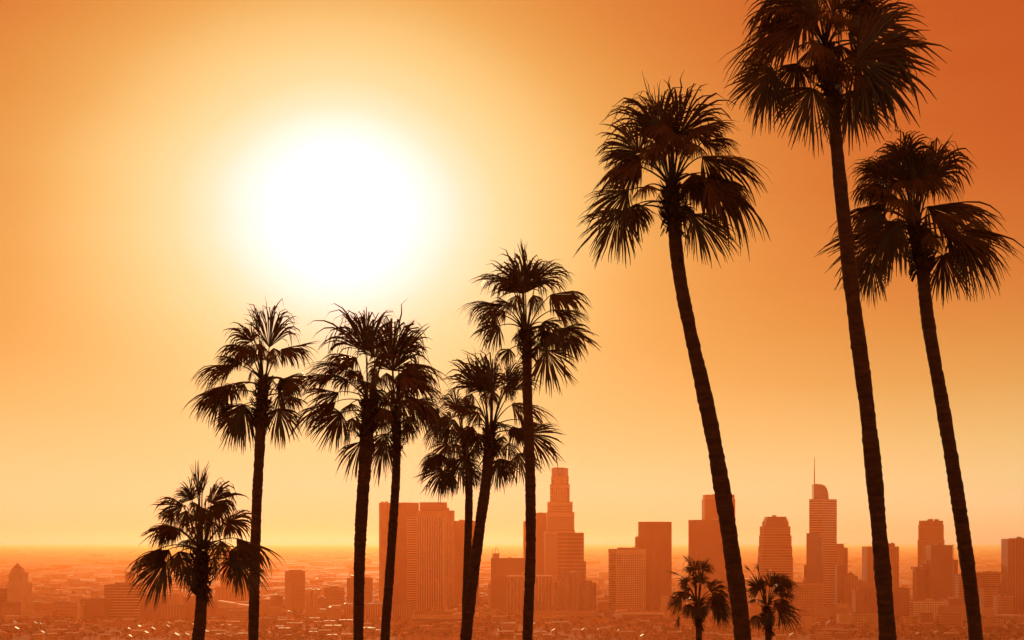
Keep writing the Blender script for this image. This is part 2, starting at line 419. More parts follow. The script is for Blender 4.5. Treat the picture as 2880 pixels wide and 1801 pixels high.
building('grid_tower', 'plain-sided tower with finely gridded right face and penthouse', 3100, [T((801.5, 820, 858), 1608.5, 'tan_concrete', [('face_ribs', 4.2, 1.0, 0.5, 'stucco_tan', 0, 4), ('face_bands', 4.2, 1.3, 0.3, 'brown_stone', 0, 4)], ang=62)], cat='tower', extras=[BX((813, 846), (1602.5, 1610), 'penthouse', 'tan_concrete', 12, 20), BR([(832, 1603), (832, 1600)], 'antenna', 0.5, 15)])
building('twin_column_block', 'slim block with two pale window columns right of gridded tower', 3250, [T((859, 873), 1659, 'dark_glass', [('grid', 4, 5.5, 1.5, 0.4, 'pale_concrete')], dep=25), T((873, 881), 1662, 'brown_stone', g=1, dep=25), T((881, 895), 1660, 'dark_glass', [('grid', 4, 5.5, 1.5, 0.4, 'pale_concrete')], g=1, dep=25)])
building('apartment_block', 'tan apartment block with square window grid left of third palm trunk', 3200, [T((911, 947, 968), 1655, 'brown_stone', [('grid', 4.2, 4.6, 1.6, 0.35, 'stucco_tan')], ang=20)], extras=[BX((926, 952), (1648, 1656), 'penthouse', 'brown_stone', 14)])
building('mid_rise', 'small dark mid-rise right of second palm trunk', 3000, [T((760, 791), 1677, 'brown_stone', dep=25)], extras=[BX((772, 789), (1666, 1672), 'billboard', 'white_paint', 60, 2)])
building('mid_rise', 'square tan mid-rise with dotted windows beside second palm trunk', 2950, [T((728, 759), 1690, 'stucco_tan', [('grid', 4, 4, 2.2, 0.3, 'stucco_tan')], dep=25)])
building('mid_rise', 'low tan mid-rise with pale roof hut below the gridded tower', 2850, [T((757, 800), 1710, 'tan_concrete', [('ribs', 5, 1.2, 0.3, 'stucco_tan')], dep=25)], extras=[BX((791, 803), (1711, 1722), 'roof_hut', 'stucco_cream', -1, 6)])
building('apartment_block', 'dark low apartment with bright lattice front right of second trunk', 2650, [T((729, 782), 1741, 'brown_stone', [('ribs', 4.5, 0.7, 0.3, 'red_granite')], dep=20), T((782, 807), 1738, 'dark_glass', [('grid', 3.2, 3.4, 0.7, 0.4, 'pale_concrete', 1)], g=1, dep=20), T((807, 819), 1726, 'stucco_tan', g=1, ins=3, dep=16)])
building('mid_rise', 'plain tan mid-rise directly below the twin-column block', 2900, [T((860, 894), 1711, 'stucco_tan', dep=25)])
building('mid_rise', 'dark mid-rise filling the gap before the apartment grid block', 3100, [T((893, 912), 1684, 'brown_stone', [('bands', 5, 1, .3, 'tan_concrete')], dep=25)])
building('mid_rise', 'broad tan mid-rise with vertical slots left of third palm trunk', 2780, [T((893, 962), 1722, 'tan_concrete', [('ribs', 7, 3, 0.4, 'stucco_tan')], dep=30), T((918, 950), 1712, 'stucco_tan', ins=4, dep=20)])
building('dark_mid_rise', 'dark tower with notched balcony edge behind third palm trunk', 3150, [T((975, 1045), 1627, 'brown_stone', [('bands', 5.4, 1.0, 1.0, 'red_granite')], dep=30)], cat='tower', extras=[BX((987, 1000), (1619, 1628))])
building('ribbed_low_block', 'reddish low ribbed block between third and fourth trunks', 2880, [T((967, 1076), 1700, 'red_granite', [('ribs', 5, 1.2, 0.4, 'tan_concrete')], dep=30)])
building('ribbed_low_block', 'reddish low ribbed block right of fourth trunk below banded tower', 2870, [T((1090, 1157), 1699, 'red_granite', [('ribs', 5, 1.2, 0.4, 'tan_concrete')], dep=30)])
# --- the big pair
r = building('banded_tower', 'tall tower with dark faces and pale banded right side behind fourth palm trunk', 3250, [
    T((1087, 1144, 1178), 1415, 'red_granite', [('face_bands', 5.4, 2.4, 0.5, 'pale_concrete', 0, 26), ('face_ribs', 6.0, 0.8, 0.2, 'brown_stone', 3)], ang=40),
    T((1066, 1087, 1100), 1415.6, 'tan_concrete', [], g=1, ang=25, ins=3)], cat='tower', extras=[BX((1180, 1256), (1413, 1440), 'rear_crown', 'brown_stone', 90, 30), BX((1244, 1262), (1428, 1450), 'rear_crown', 'brown_stone', 100, 30), BR([(1154, 1416), (1154, 1407)], 'antenna', 0.5, 20), BR([(1083, 1416), (1083, 1411), (1104, 1411), (1104, 1416)], 'railing', 0.4, 20)])
building('pinstripe_tower', 'tall pinstriped tower with bright ribs on its right face', 3080, [
    T((1173, 1247, 1277.5), 1437, 'dark_glass', [('face_ribs', 6.6, 1.5, 0.8, 'pale_concrete', 3, 14), ('face_ribs', 6.2, 2.6, 0.8, 'pale_concrete', 0, 14), ('cap', 14, 0.6, 'tan_concrete')], ang=33)], cat='tower')
building('dark_tower', 'plain dark tower behind the fifth palm trunk, right of pinstriped tower', 3350, [T((1270, 1347), 1467, 'red_granite', [('bands', 8, 0.9, 0.2, 'brown_stone')], dep=50)], cat='tower', extras=[BX((1295, 1312), (1463, 1468))])
building('podium_hall', 'long low podium with pale blank end wall under pinstriped tower', 2700, [T((1160, 1298), 1747, 'brown_stone', dep=36), T((1159, 1299), 1741, 'dark_glass', ins=2, dep=30), T((1158, 1300), 1733.5, 'stucco_cream', ins=-2, dep=40, n='roof_slab')], extras=[dict(k='box', x=(1160, 1188), y=(1748, 1786), n='end_wall', m='stucco_cream', ins=-1.5, dep=1.2)])
building('terrace_block', 'low pale terraced block right of the podium, left of sixth trunk', 2780, [T((1340, 1420), 1741, 'stucco_tan', dep=26), T((1350, 1395), 1722, 'stucco_cream', ins=5, dep=20)])
building('horn_roof_block', 'square dark block topped by a lattice of antenna horns', 3180, [T((1380.5, 1482), 1572, 'red_granite', [('bands', 7.2, 0.9, 0.25, 'brown_stone')], dep=45)], extras=[
    BX((1386, 1403), (1557, 1573), 'mast_base', 'tan_concrete', 10, 12), BR([(1385, 1572), (1384, 1556), (1388, 1545)], 'antenna_horn', 1.6, 10), BR([(1394, 1557), (1393, 1542), (1399, 1541)], 'antenna_horn', 1.8, 12), BR([(1402, 1572), (1405, 1560), (1398, 1543)], 'antenna_horn', 1.6, 14), BR([(1404, 1570), (1412, 1567)], 'antenna_arm', 0.6, 10)])
building('narrow_block', 'thin pale strip building left of the antenna-topped block', 3300, [T((1372, 1381), 1645, 'pale_concrete', [('ribs', 4, 1.4, 0.4, 'pale_concrete')], dep=20)])
r = building('fluted_block', 'dark block with thin bright vertical mullions and pale cornice behind sixth trunk', 2950, [
    T((1426, 1544, 1552), 1621, 'dark_glass', [('ribs', 7.2, 0.9, 0.9, 'pale_concrete')], ang=12), ], extras=[BX((1424, 1553), (1619, 1623.5), 'cornice', 'pale_concrete', -1.5, 30), BX((1466, 1482), (1609, 1620), 'roof_unit', 'tan_concrete', 10, 8)])
building('flat_slab_tower', 'plain slab tower left behind the tallest stepped crown tower', 3600, [T((1472, 1510), 1468, 'tan_concrete', dep=40), T((1508, 1541), 1444, 'brown_stone', g=1, ins=-10, dep=40)], cat='tower')
# crown tower
def crown_tower():
    D = 3300
    root = building('crown_tower', 'tallest rounded stepped tower with glass crown and dotted windows', D, [
        T((1532, 1617), 1494, 'brown_stone', [('grid', 5.2, 5.6, 2.2, 0.5, 'pale_concrete')], dep=60),
        T((1539, 1615), 1442, 'brown_stone', [('grid', 5.2, 5.6, 2.2, 0.5, 'pale_concrete')], ins=3, dep=54),
        T((1541, 1610), 1413, 'brown_stone', [('grid', 5.2, 5.6, 2.2, 0.5, 'pale_concrete')], ins=5, dep=48),
        T((1548, 1603), 1363, 'brown_stone', [('grid', 5.2, 5.6, 2.2, 0.5, 'pale_concrete')], ins=8, round=True),
        T((1551, 1600), 1341, 'brown_stone', [('grid', 5.2, 5.6, 2.2, 0.5, 'pale_concrete')], ins=10, round=True),
        T((1551.5, 1599.5), 1318, 'blue_glass', [('ribs', 6, 1.2, 0.5, 'pale_concrete')], ins=10.5, round=True, n='glass_crown')],
        cat='tower', extras=[BX((1555, 1588), (1315.4, 1319), 'roof_unit', 'tan_concrete', 20, 14)])
crown_tower()
building('banded_office', 'mid-height office with horizontal bands in front of the tallest tower', 3050, [
    T((1569, 1596, 1642), 1500, 'brown_stone', [('bands', 8.2, 2.8, 0.4, 'tan_concrete')], ang=58), T((1590, 1648), 1581, 'brown_stone', [('bands', 8.2, 2.8, 0.4, 'tan_concrete')], g=1, ins=12, dep=30)], extras=[BR([(1630, 1500), (1634, 1496)], 'roof_rail', 0.6, 6)])
# mirrored cylinders
def cylinders():
    D = 2960
    building('mirrored_cylinders', 'cluster of mirrored cylinder towers with glittering strips', D, [
        T((1600, 1644), 1608, 'mirror_glass', [('ribs', 3.2, 0.5, 0.3, 'steel')], round=True, ins=10, nopar=True),
        T((1576, 1603), 1609, 'mirror_glass', [('ribs', 3.2, 0.5, 0.3, 'steel')], g=1, round=True, n='cylinder'),
        T((1560, 1583), 1641, 'mirror_glass', [('ribs', 3.2, 0.5, 0.3, 'steel')], g=1, round=True, n='cylinder'),
        T((1638, 1664), 1635, 'mirror_glass', [('ribs', 3.2, 0.5, 0.3, 'steel')], g=1, round=True, n='cylinder'),
        T((1655, 1678), 1641, 'mirror_glass', [('ribs', 3.2, 0.5, 0.3, 'steel')], g=1, round=True, ins=8, n='cylinder')],
        cat='tower', extras=[BX((1604, 1622), (1605, 1612), 'roof_sign_frame', 'pale_concrete', 0, 2)])
cylinders()
building('arcade_block', 'low tan arcade block under the mirrored cylinders', 2800, [T((1500, 1660), 1722, 'stucco_tan', [('grid', 6, 6, 2, 0.4, 'stucco_tan')], dep=30)])
# --- right half
building('lattice_block', 'square office block wrapped in a pale window lattice', 3060, [T((1712, 1733, 1815), 1546, 'dark_glass', [('grid', 4.35, 4.9, 1.5, 0.7, 'pale_concrete', 9)], ang=66)], extras=[BX((1738, 1795), (1540.5, 1546), 'penthouse', 'tan_concrete', 14, 20)])
building('dark_tower', 'tall plain dark red tower with faint sign frame top left', 3180, [T((1795, 1836, 1889), 1469, 'red_granite', [('ribs', 30, 0.8, 0.15, 'brown_stone')], ang=50), T((1788, 1797), 1513, 'brown_stone', g=1, ins=14, dep=20)], cat='tower',
         extras=[BR([(1796, 1474), (1827, 1474)], 'sign_frame', 0.5, 16, 'tan_concrete'), BR([(1796, 1486), (1827, 1486)], 'sign_frame', 0.5, 16, 'tan_concrete'), BR([(1865, 1468), (1865, 1462), (1879, 1462), (1879, 1468)], 'railing', 0.4, 20)])
building('plain_tower', 'broad plain reddish tower left of the leaning tall palm trunk', 3150, [T((1936, 1962, 2052), 1464, 'red_granite', [('bands', 15, 0.5, 0.12, 'brown_stone')], ang=68)], cat='tower')
building('capped_tower', 'taller tower with paler cap rising behind broad reddish tower', 3600, [T((1981, 2068), 1406, 'brown_stone', [('ribs', 40, 2.5, 0.8, 'stucco_tan')], dep=50), T((1983, 2066), 1393, 'stucco_tan', ins=1.5, dep=46, n='cap')], cat='tower', extras=[BR([(2007, 1393), (2007, 1391)], 'antenna', 0.5, 10)])
building('small_pale_block', 'small pale block tucked left of the first small palm', 2900, [T((1862, 1884), 1679, 'stucco_cream', dep=20), T((1884, 1930), 1680, 'brown_stone', [('ribs', 4, 1, .3, 'stucco_tan')], g=1, ins=4, dep=16)])
building('warehouse', 'long pale warehouse box at the bottom left of first small palm', 2380, [T((1788, 1911), 1785, 'stucco_cream', [('ribs', 14, 0.5, 0.2, 'stucco_tan')], dep=30)])
building('long_roof_hall', 'long low hall with thin bright roof below lattice block', 2780, [T((1752, 1864), 1729, 'brown_stone', dep=26), T((1748, 1868), 1726, 'roof_white', ins=-1.5, dep=30, n='roof')])
building('stepped_tower', 'stepped octagonal tower with narrow tiers right of leaning palm trunk', 3250, [
    T((2144, 2166, 2209, 2230)[0:1] + (2230,), 1568, 'red_granite', [('bands', 5.6, 2.4, 0.4, 'tan_concrete')], dep=60),
    T((2145, 2228), 1539, 'red_granite', [('bands', 5.6, 2.4, 0.4, 'tan_concrete')], ins=0.8, dep=58), T((2147, 2226), 1508, 'red_granite', [('bands', 5.6, 2.4, 0.4, 'tan_concrete')], ins=1.6, dep=56),
    T((2148.5, 2223), 1482, 'red_granite', [('bands', 5.6, 2.4, 0.4, 'tan_concrete')], ins=2.4, dep=54), T((2154, 2218), 1468.5, 'red_granite', ins=5, dep=48), T((2156.5, 2215), 1461.5, 'red_granite', ins=7, dep=44), T((2159, 2212), 1455, 'red_granite', ins=9, dep=40)], cat='tower')
def spire_tower():
    D = 3300
    root = building('spire_tower', 'tallest right-hand tower with curved sail top and needle spire', D, [
        T((2276, 2311, 2353), 1405, 'blue_glass', [('bands', 5.6, 1.7, 0.35, 'pale_concrete'), ('ribs', 9, 0.8, 0.5, 'tan_concrete')], ang=47)], cat='tower')
    o = (X((2276 + 2353) / 2, D), D)
    De = D + 14
    b = MB()
    pts = [(2289, 1404), (2289, 1362.5), (2296, 1361.5), (2312, 1363), (2320, 1367), (2326, 1375), (2329, 1386), (2331, 1404)]
    fpv = [(X(a, De) - o[0], Z(c, De)) for a, c in pts][::-1]
    n = len(fpv)
    b.add([(a, De - o[1], c) for a, c in fpv] + [(a, De - o[1] + 22, c) for a, c in fpv], [tuple(range(n))[::-1], tuple(range(n, 2 * n))] + [(i, (i + 1) % n, n + (i + 1) % n, n + i) for i in range(n)])
    link('sail_top', b.mesh('sail_top', 'blue_glass'), root)
    for k in range(6):
        bb = MB(); yy = 1398 - 6.2 * k
        xr = 2330.5 if yy > 1380 else 2326
        bb.bar((X(2289, De) - o[0], De - o[1] - 0.3, Z(yy, De)), (X(xr, De) - o[0], De - o[1] - 0.3, Z(yy, De)), 0.8)
        link('floor_band', bb.mesh('floor_band', 'tan_concrete'), root)
    c = MB(); x0, zb, zt = X(2291, De) - o[0], Z(1364, De), Z(1284, De)
    for a, bz, w0, w1 in ((zb, zb + (zt - zb) * .5, 1.3, 0.9), (zb + (zt - zb) * .5, zt, 0.9, 0.35)):
        c.prism([(x0 - w0, 16 - w0), (x0 + w0, 16 - w0), (x0 + w0, 16 + w0), (x0 - w0, 16 + w0)], a, bz, [(x0 - w1, 16 - w1), (x0 + w1, 16 - w1), (x0 + w1, 16 + w1), (x0 - w1, 16 + w1)])
    link('spire', c.mesh('spire', 'steel'), root)
    m = MB()
    for j, xx in enumerate((2298, 2306, 2316)):
        m.bar((X(xx, De) - o[0], 18, Z(1363, De)), (X(xx, De) - o[0], 18, Z(1358 + j, De)), 0.8)
        link('roof_mast', m.mesh('roof_mast', 'steel'), root); m = MB()
spire_tower()
building('dark_glass_tower', 'darker mid-height tower standing before the spire tower', 3120, [T((2272, 2316), 1592, 'dark_glass', [('bands', 5, 0.8, 0.3, 'brown_stone')], dep=40), T((2276, 2300), 1501.5, 'dark_glass', [('bands', 5, 0.6, 0.2, 'brown_stone')], ins=2, dep=30), T((2300, 2311), 1511, 'dark_glass', ins=3, dep=30, z0=1592)], cat='tower')
building('grid_block', 'wide low block with square window grid left of spire tower base', 2980, [T((2241, 2316), 1642, 'brown_stone', [('grid', 5, 5.4, 2.2, 0.4, 'tan_concrete', 5)], dep=40), T((2262, 2274), 1633, 'brown_stone', ins=6, dep=12)])
building('unfinished_tower', 'half-built tower with crane beams right of the spire tower', 3400, [T((2353, 2372), 1532, 'tan_concrete', [('ribs', 5, 1, 0.4, 'pale_concrete')], dep=25), T((2370, 2384), 1542, 'tan_concrete', [('bands', 3.8, 1.0, 1.2, 'brown_stone')], g=1, ins=4, dep=25)], cat='tower',
         extras=[BR([(2353, 1530), (2382, 1530)], 'crane_jib', 1.0, 0), BR([(2373, 1541), (2373, 1530)], 'crane_mast', 0.8, 0), BR([(2376, 1546), (2388, 1546)], 'crane_jib', 0.8, 2)])
building('dark_slab', 'narrow dark slab right of spire tower base', 3080, [T((2355, 2374), 1592, 'red_granite', dep=25)])
building('mid_rise', 'stepped tan mid-rise right of the narrow dark slab', 3150, [T((2374, 2413), 1622, 'tan_concrete', [('ribs', 6, 1.2, 0.4, 'brown_stone')], dep=30), T((2382, 2404), 1616.5, 'tan_concrete', ins=4, dep=20)])
building('grid_tower', 'square gridded tower half hidden by the tallest palm trunk', 3350, [T((2439, 2528), 1539, 'brown_stone', [('grid', 5, 5.2, 1.7, 0.5, 'tan_concrete', 4)], dep=50), T((2497, 2517), 1530.5, 'brown_stone', ins=8, dep=20, n='penthouse')], cat='tower')
building('column_front_block', 'older low block with columned window rows left of tallest trunk', 2960, [T((2406, 2475), 1662, 'tan_concrete', [('grid', 4.6, 8.4, 1.8, 0.6, 'stucco_tan', 3)], dep=30), T((2414, 2466), 1641, 'tan_concrete', [('ribs', 4.6, 1.8, 0.6, 'stucco_tan', 2)], ins=3, dep=24), T((2414, 2431), 1637, 'tan_concrete', ins=2.4, dep=14)])
building('dark_banded_block', 'wide dark banded block crossing behind tallest palm trunk', 2900, [T((2446, 2557), 1656, 'red_granite', [('bands', 5.4, 1.4, 0.35, 'brown_stone')], dep=35)])
building('tiered_tower', 'pale tiered tower with window grid and roof crane, left of rightmost trunk', 3500, [
    T((2581, 2596, 2656), 1520, 'brown_stone', [('grid', 4.8, 5.2, 1.9, 0.4, 'stucco_tan', 3)], ang=62), T((2583, 2598, 2654), 1477.5, 'brown_stone', [('grid', 4.8, 5.2, 1.9, 0.4, 'stucco_tan', 3)], ang=62, ins=2), T((2585, 2599, 2652), 1466, 'brown_stone', [('grid', 4.8, 5.2, 1.9, 0.4, 'stucco_tan', 2)], ang=62, ins=4)], cat='tower',
    extras=[BR([(2610, 1461), (2635, 1460)], 'roof_crane', 0.8, 16), BR([(2617, 1466), (2617, 1460)], 'crane_post', 0.8, 16), BR([(2634, 1466), (2634, 1460)], 'crane_post', 0.8, 16)])
building('dark_tower', 'plain dark tower with crane mast in front of pale tiered tower', 3100, [T((2618.5, 2679), 1535, 'red_granite', [('bands', 6, 0.6, 0.2, 'brown_stone')], dep=40)], cat='tower')
building('unfinished_block', 'jagged unfinished floors left of the plain dark tower', 3120, [T((2578, 2619), 1603, 'dark_glass', [('bands', 5, 1.0, 1.0, 'brown_stone')], dep=30), T((2574, 2619), 1597, 'brown_stone', ins=-2, dep=34), T((2596, 2619), 1588, 'brown_stone', ins=2, dep=20), T((2606, 2619), 1576, 'brown_stone', ins=4, dep=16)],
         extras=[BR([(a, 1590), (a, 1582 - 3 * (k % 3))], 'rebar_column', 0.6, 6) for k, a in enumerate((2584, 2588, 2592, 2598, 2602, 2609, 2613))])
c = thing('tower_crane', 'thin lattice tower crane right of plain dark tower', 'crane', (X(2681, 3130), 3130, 0))
b = MB()
zc = Z(1531, 3130)
for s in ((-.9, -.9), (.9, -.9), (.9, .9), (-.9, .9)): b.bar((s[0], s[1], 0), (s[0], s[1], zc), 0.45)
for k in range(60):
    z = zc * k / 60; zz = zc * (k + 1) / 60; s = 1 if k % 2 else -1
    b.bar((-.9 * s, -.9, z), (.9 * s, -.9, zz), 0.25)
link('mast', b.mesh('mast', 'steel'), c)
b = MB(); zj = Z(1543, 3130)
b.bar((-4, 0, zj), (12, 0, zj), 1.0); b.bar((0, 0, zc), (12, 0, zj), 0.3); b.box(8.5, 12, -1, 1, zj - 2.2, zj + .6)
link('jib', b.mesh('jib', 'steel'), c)
building('mid_rise', 'narrow dark mid-rise against right side of plain dark tower', 3200, [T((2679, 2694), 1577, 'brown_stone', dep=25)])
building('mid_rise', 'tan mid-rise split by the rightmost palm trunk', 3150, [T((2697, 2749), 1617, 'brown_stone', [('bands', 6, 1.4, 0.3, 'tan_concrete')], dep=30)])
building('balcony_tower', 'squat tower with notched balconies and roof disc near right edge', 3200, [T((2759, 2814), 1612, 'brown_stone', [('bands', 4.4, 1.6, 1.9, 'tan_concrete')], dep=35)], cat='tower', extras=[BX((2772, 2808), (1608.5, 1611), 'roof_disc', 'steel', 6, 20), BX((2758, 2816), (1611, 1613.5), 'roof_slab', 'tan_concrete', -2, 38)])
building('mid_rise', 'banded tan mid-rise in front of the balcony tower', 2980, [T((2768, 2809), 1657, 'tan_concrete', [('bands', 5, 1.6, 0.4, 'brown_stone')], dep=28)])
building('mid_rise', 'dark low mid-rise left of the right-edge ribbed tower', 3050, [T((2808, 2836), 1650, 'red_granite', dep=28)])
building('mid_rise', 'square tan mid-rise at the foot of right-edge ribbed tower', 2900, [T((2806, 2851), 1679, 'tan_concrete', [('bands', 5, 1.2, 0.3, 'brown_stone')], dep=28)])
building('ribbed_tower', 'tall ribbed tower with slanted top cut by right edge', 3050, [T((2834, 2856), 1516, 'brown_stone', [('ribs', 5, 0.8, 0.5, 'tan_concrete', 1)], dep=40, slant=-1.5), T((2856, 2910), 1515.5, 'brown_stone', [('ribs', 7, 0.8, 0.5, 'tan_concrete', 1)], g=1, ins=1.5, dep=40)], cat='tower')
building('pale_grid_block', 'low pale gridded block with penthouse below plain dark tower', 2820, [T((2570, 2667), 1693, 'brown_stone', [('grid', 4.6, 4.4, 1.5, 0.4, 'white_paint', 2)], dep=30)], extras=[BX((2606, 2627), (1685, 1693), 'penthouse', 'stucco_cream', 6, 10)])
building('theatre_block', 'dark windowless low block right of pale gridded block', 2860, [T((2667, 2717), 1686, 'red_granite', dep=40)])
building('low_apartments', 'pale low block with dotted windows left of rightmost trunk', 2700, [T((2650, 2728), 1708, 'stucco_tan', [('grid', 4, 4.2, 2.2, 0.3, 'stucco_tan')], dep=24)])
building('low_apartments', 'low block with rows of dark arched windows below dark windowless block', 2560, [T((2643, 2704), 1731, 'dark_glass', [('grid', 3.2, 4.4, 1.3, 0.4, 'stucco_tan', 2)], dep=22)])
building('low_apartments', 'brown banded low block below the pale gridded block', 2600, [T((2590, 2624), 1728, 'brown_stone', [('bands', 4, 1, .4, 'stucco_tan')], dep=20)])
building('low_apartments', 'small pale two-window block right of the tallest trunk base', 2600, [T((2541, 2563), 1734, 'dark_glass', [('grid', 5, 4.5, 2.2, 0.4, 'stucco_cream', 1.5)], dep=18)])
building('low_apartments', 'pale row block with bright roof right of rightmost trunk', 2560, [T((2766, 2822), 1741, 'brown_stone', [('grid', 5, 4, 1.8, 0.4, 'stucco_cream', 1.5)], dep=20)])
building('round_hall', 'broad rounded low hall at bottom right edge', 2680, [T((2821, 2900), 1737, 'tan_concrete', round=True, nopar=True), T((2819, 2902), 1732, 'roof_gravel', ins=-1, round=True, nopar=True, n='roof')], cat='hall')
building('low_apartments', 'long pale block behind the row block at right', 2760, [T((2762, 2796), 1714, 'stucco_cream', [('grid', 5, 5, 3, 0.3, 'stucco_cream')], dep=20)])
building('flat_hall', 'flat pale hall with bright roof edge right of spire tower base', 2760, [T((2295, 2400), 1712, 'stucco_tan', dep=26), T((2358, 2385), 1700, 'stucco_cream', ins=4, dep=14)])
building('low_apartments', 'pale walk-up block with dark doors left of tallest trunk', 2560, [T((2360, 2395), 1731, 'stucco_cream', dep=18), T((2395, 2438), 1727, 'brown_stone', [('grid', 6, 5, 2.2, 0.4, 'stucco_cream', 1.5)], g=1, dep=18), T((2440, 2476), 1727, 'stucco_tan', [('bands', 3, 1, .3, 'stucco_cream')], g=1, ins=4, dep=18)])
building('low_apartments', 'pale block with square windows right of second small palm', 2520, [T((2258, 2284), 1737, 'stucco_cream', [('grid', 4.2, 4, 2.2, .3, 'stucco_cream')], dep=18)])
building('gable_hall', 'church-like hall with steep roof and turret right of sixth trunk', 2340, [T((1686, 1756), 1786, 'stucco_tan', dep=20)], cat='church')
hall = bpy.data.objects['gable_hall']
def gable(x0, x1, y0, y1, z0, z1, along='x', ov=0.5):
    b = MB()
    x0 -= ov; x1 += ov; y0 -= ov; y1 += ov
    if along == 'x':
        ym = (y0 + y1) / 2
        b.add([(x0, y0, z0), (x1, y0, z0), (x1, y1, z0), (x0, y1, z0), (x0, ym, z1), (x1, ym, z1)], [(0, 1, 5, 4), (2, 3, 4, 5), (1, 2, 5), (3, 0, 4), (0, 3, 2, 1)])
    else:
        xm = (x0 + x1) / 2
        b.add([(x0, y0, z0), (x1, y0, z0), (x1, y1, z0), (x0, y1, z0), (xm, y0, z1), (xm, y1, z1)], [(1, 2, 5, 4), (3, 0, 4, 5), (0, 1, 4), (2, 3, 5), (0, 3, 2, 1)])
    return b
zz = Z(1786, 2340)
link('roof', gable(-20, 20, 0, 20, zz + 0.02, zz + 7, 'x').mesh('roof', 'roof_shingle'), hall)
link('roof_gable', gable(6, 18, -3, 12, zz + 0.5, zz + 9.5, 'y').mesh('roof_gable', 'roof_shingle'), hall)
b = MB(); b.prism([(-15 + 2 * math.cos(k * math.pi / 4), -2 + 2 * math.sin(k * math.pi / 4)) for k in range(8)], 0, zz + 4); b.prism([(-15 + 2.6 * math.cos(k * math.pi / 4), -2 + 2.6 * math.sin(k * math.pi / 4)) for k in range(8)], zz + 4.02, zz + 13, [(-15 + .1 * math.cos(k * math.pi / 4), -2 + .1 * math.sin(k * math.pi / 4)) for k in range(8)])
link('turret', b.mesh('turret', 'stucco_tan'), hall)
w = thing('water_tower', 'distant pale water tower on slim stem left of third trunk', 'water tower', (X(935, 6000), 6000, 0))
b = MB(); rz_ = Z(1622, 6000)
prof = [(0.0, 12), (10, 9.5), (14, 5), (15, 0), (13, -4), (8, -7.5), (2.5, -9)]
vs = [(r_ * math.cos(a * math.pi / 10), r_ * math.sin(a * math.pi / 10), rz_ + h_) for r_, h_ in prof for a in range(20)]
b.add(vs, [(i * 20 + a, (i + 1) * 20 + a, (i + 1) * 20 + (a + 1) % 20, i * 20 + (a + 1) % 20) for i in range(len(prof) - 1) for a in range(20)])
link('tank', b.mesh('tank', 'white_paint', True), w)
b = MB(); b.prism([(2.4 * math.cos(k * math.pi / 5), 2.4 * math.sin(k * math.pi / 5)) for k in range(10)], 0, rz_ - 8.5)
link('stem', b.mesh('stem', 'white_paint'), w)

# ------------------------------------------------------------------ houses and trees at the foot of the skyline
SEG = [(557, 'left of leftmost trunk'), (712, 'between first and second trunks'), (1008, 'between second and third trunks'), (1081, 'between third and fourth trunks'), (1310, 'between fourth and fifth trunks'),
       (1484, 'between fifth and sixth trunks'), (1965, 'between sixth trunk and first small palm'), (2162, 'between the two small palms'), (2498, 'between second small palm and tallest trunk'), (2747, 'between tallest and rightmost trunks'), (9999, 'right of rightmost trunk')]
ORD = 'first second third fourth fifth sixth seventh eighth ninth tenth eleventh twelfth thirteenth fourteenth fifteenth sixteenth seventeenth eighteenth nineteenth twentieth'.split() + ['%d%s' % (k, 'th') for k in range(21, 60)]
ROWS = [(2268, 'front row'), (2335, 'second row'), (2415, 'third row'), (2505, 'fourth row'), (2610, 'fifth row'), (2730, 'back row')]
def house_kinds():
    ks = []
    for wn, wm in (('pale', 'stucco_cream'), ('tan', 'stucco_tan'), ('grey', 'stucco_grey')):
        for rn, rm in (('flat bright-roofed', 'roof_white'), ('flat-roofed', 'roof_gravel'), ('gabled', 'roof_shingle'), ('tile-gabled', 'roof_tile')):
            for wide in ((10, 15, 23) if 'flat' in rn else (10, 15)):
                b = MB(); hgt = {10: 5.5, 15: 7.0, 23: 10.5}[wide]
                b.box(-wide / 2, wide / 2, 0, 10, 0, hgt); wall = b.mesh('wall', wm)
                if 'flat' in rn:
                    b = MB(); b.box(-wide / 2 - .4, wide / 2 + .4, -.4, 10.4, hgt + .01, hgt + .6); b.box(-1, 1.4, 4, 6, hgt + .62, hgt + 1.7); rf = b.mesh('roof', rm)
                else:
                    rf = gable(-wide / 2, wide / 2, 0, 10, hgt + .01, hgt + 3.2, 'x' if wide == 15 else 'y').mesh('roof', rm)
                b = MB()
                nw = {10: 3, 15: 5, 23: 8}[wide]
                for k in range(nw):
                    xx = -wide / 2 + (k + .5) * wide / nw
                    for zf in {10: (1.4,), 15: (1.2, 4.4), 23: (1.2, 4.4, 7.6)}[wide]: b.box(xx - .7, xx + .7, -.12, 0.05, zf, zf + 1.5)
                win = b.mesh('windows', 'dark_glass')
                ks.append((wn + ' ' + (rn + ' house' if wide != 23 else ('bright-roofed walk-up block' if 'bright' in rn else 'three-storey walk-up block')), wall, rf, win, wide))
    return ks
KINDS = house_kinds()
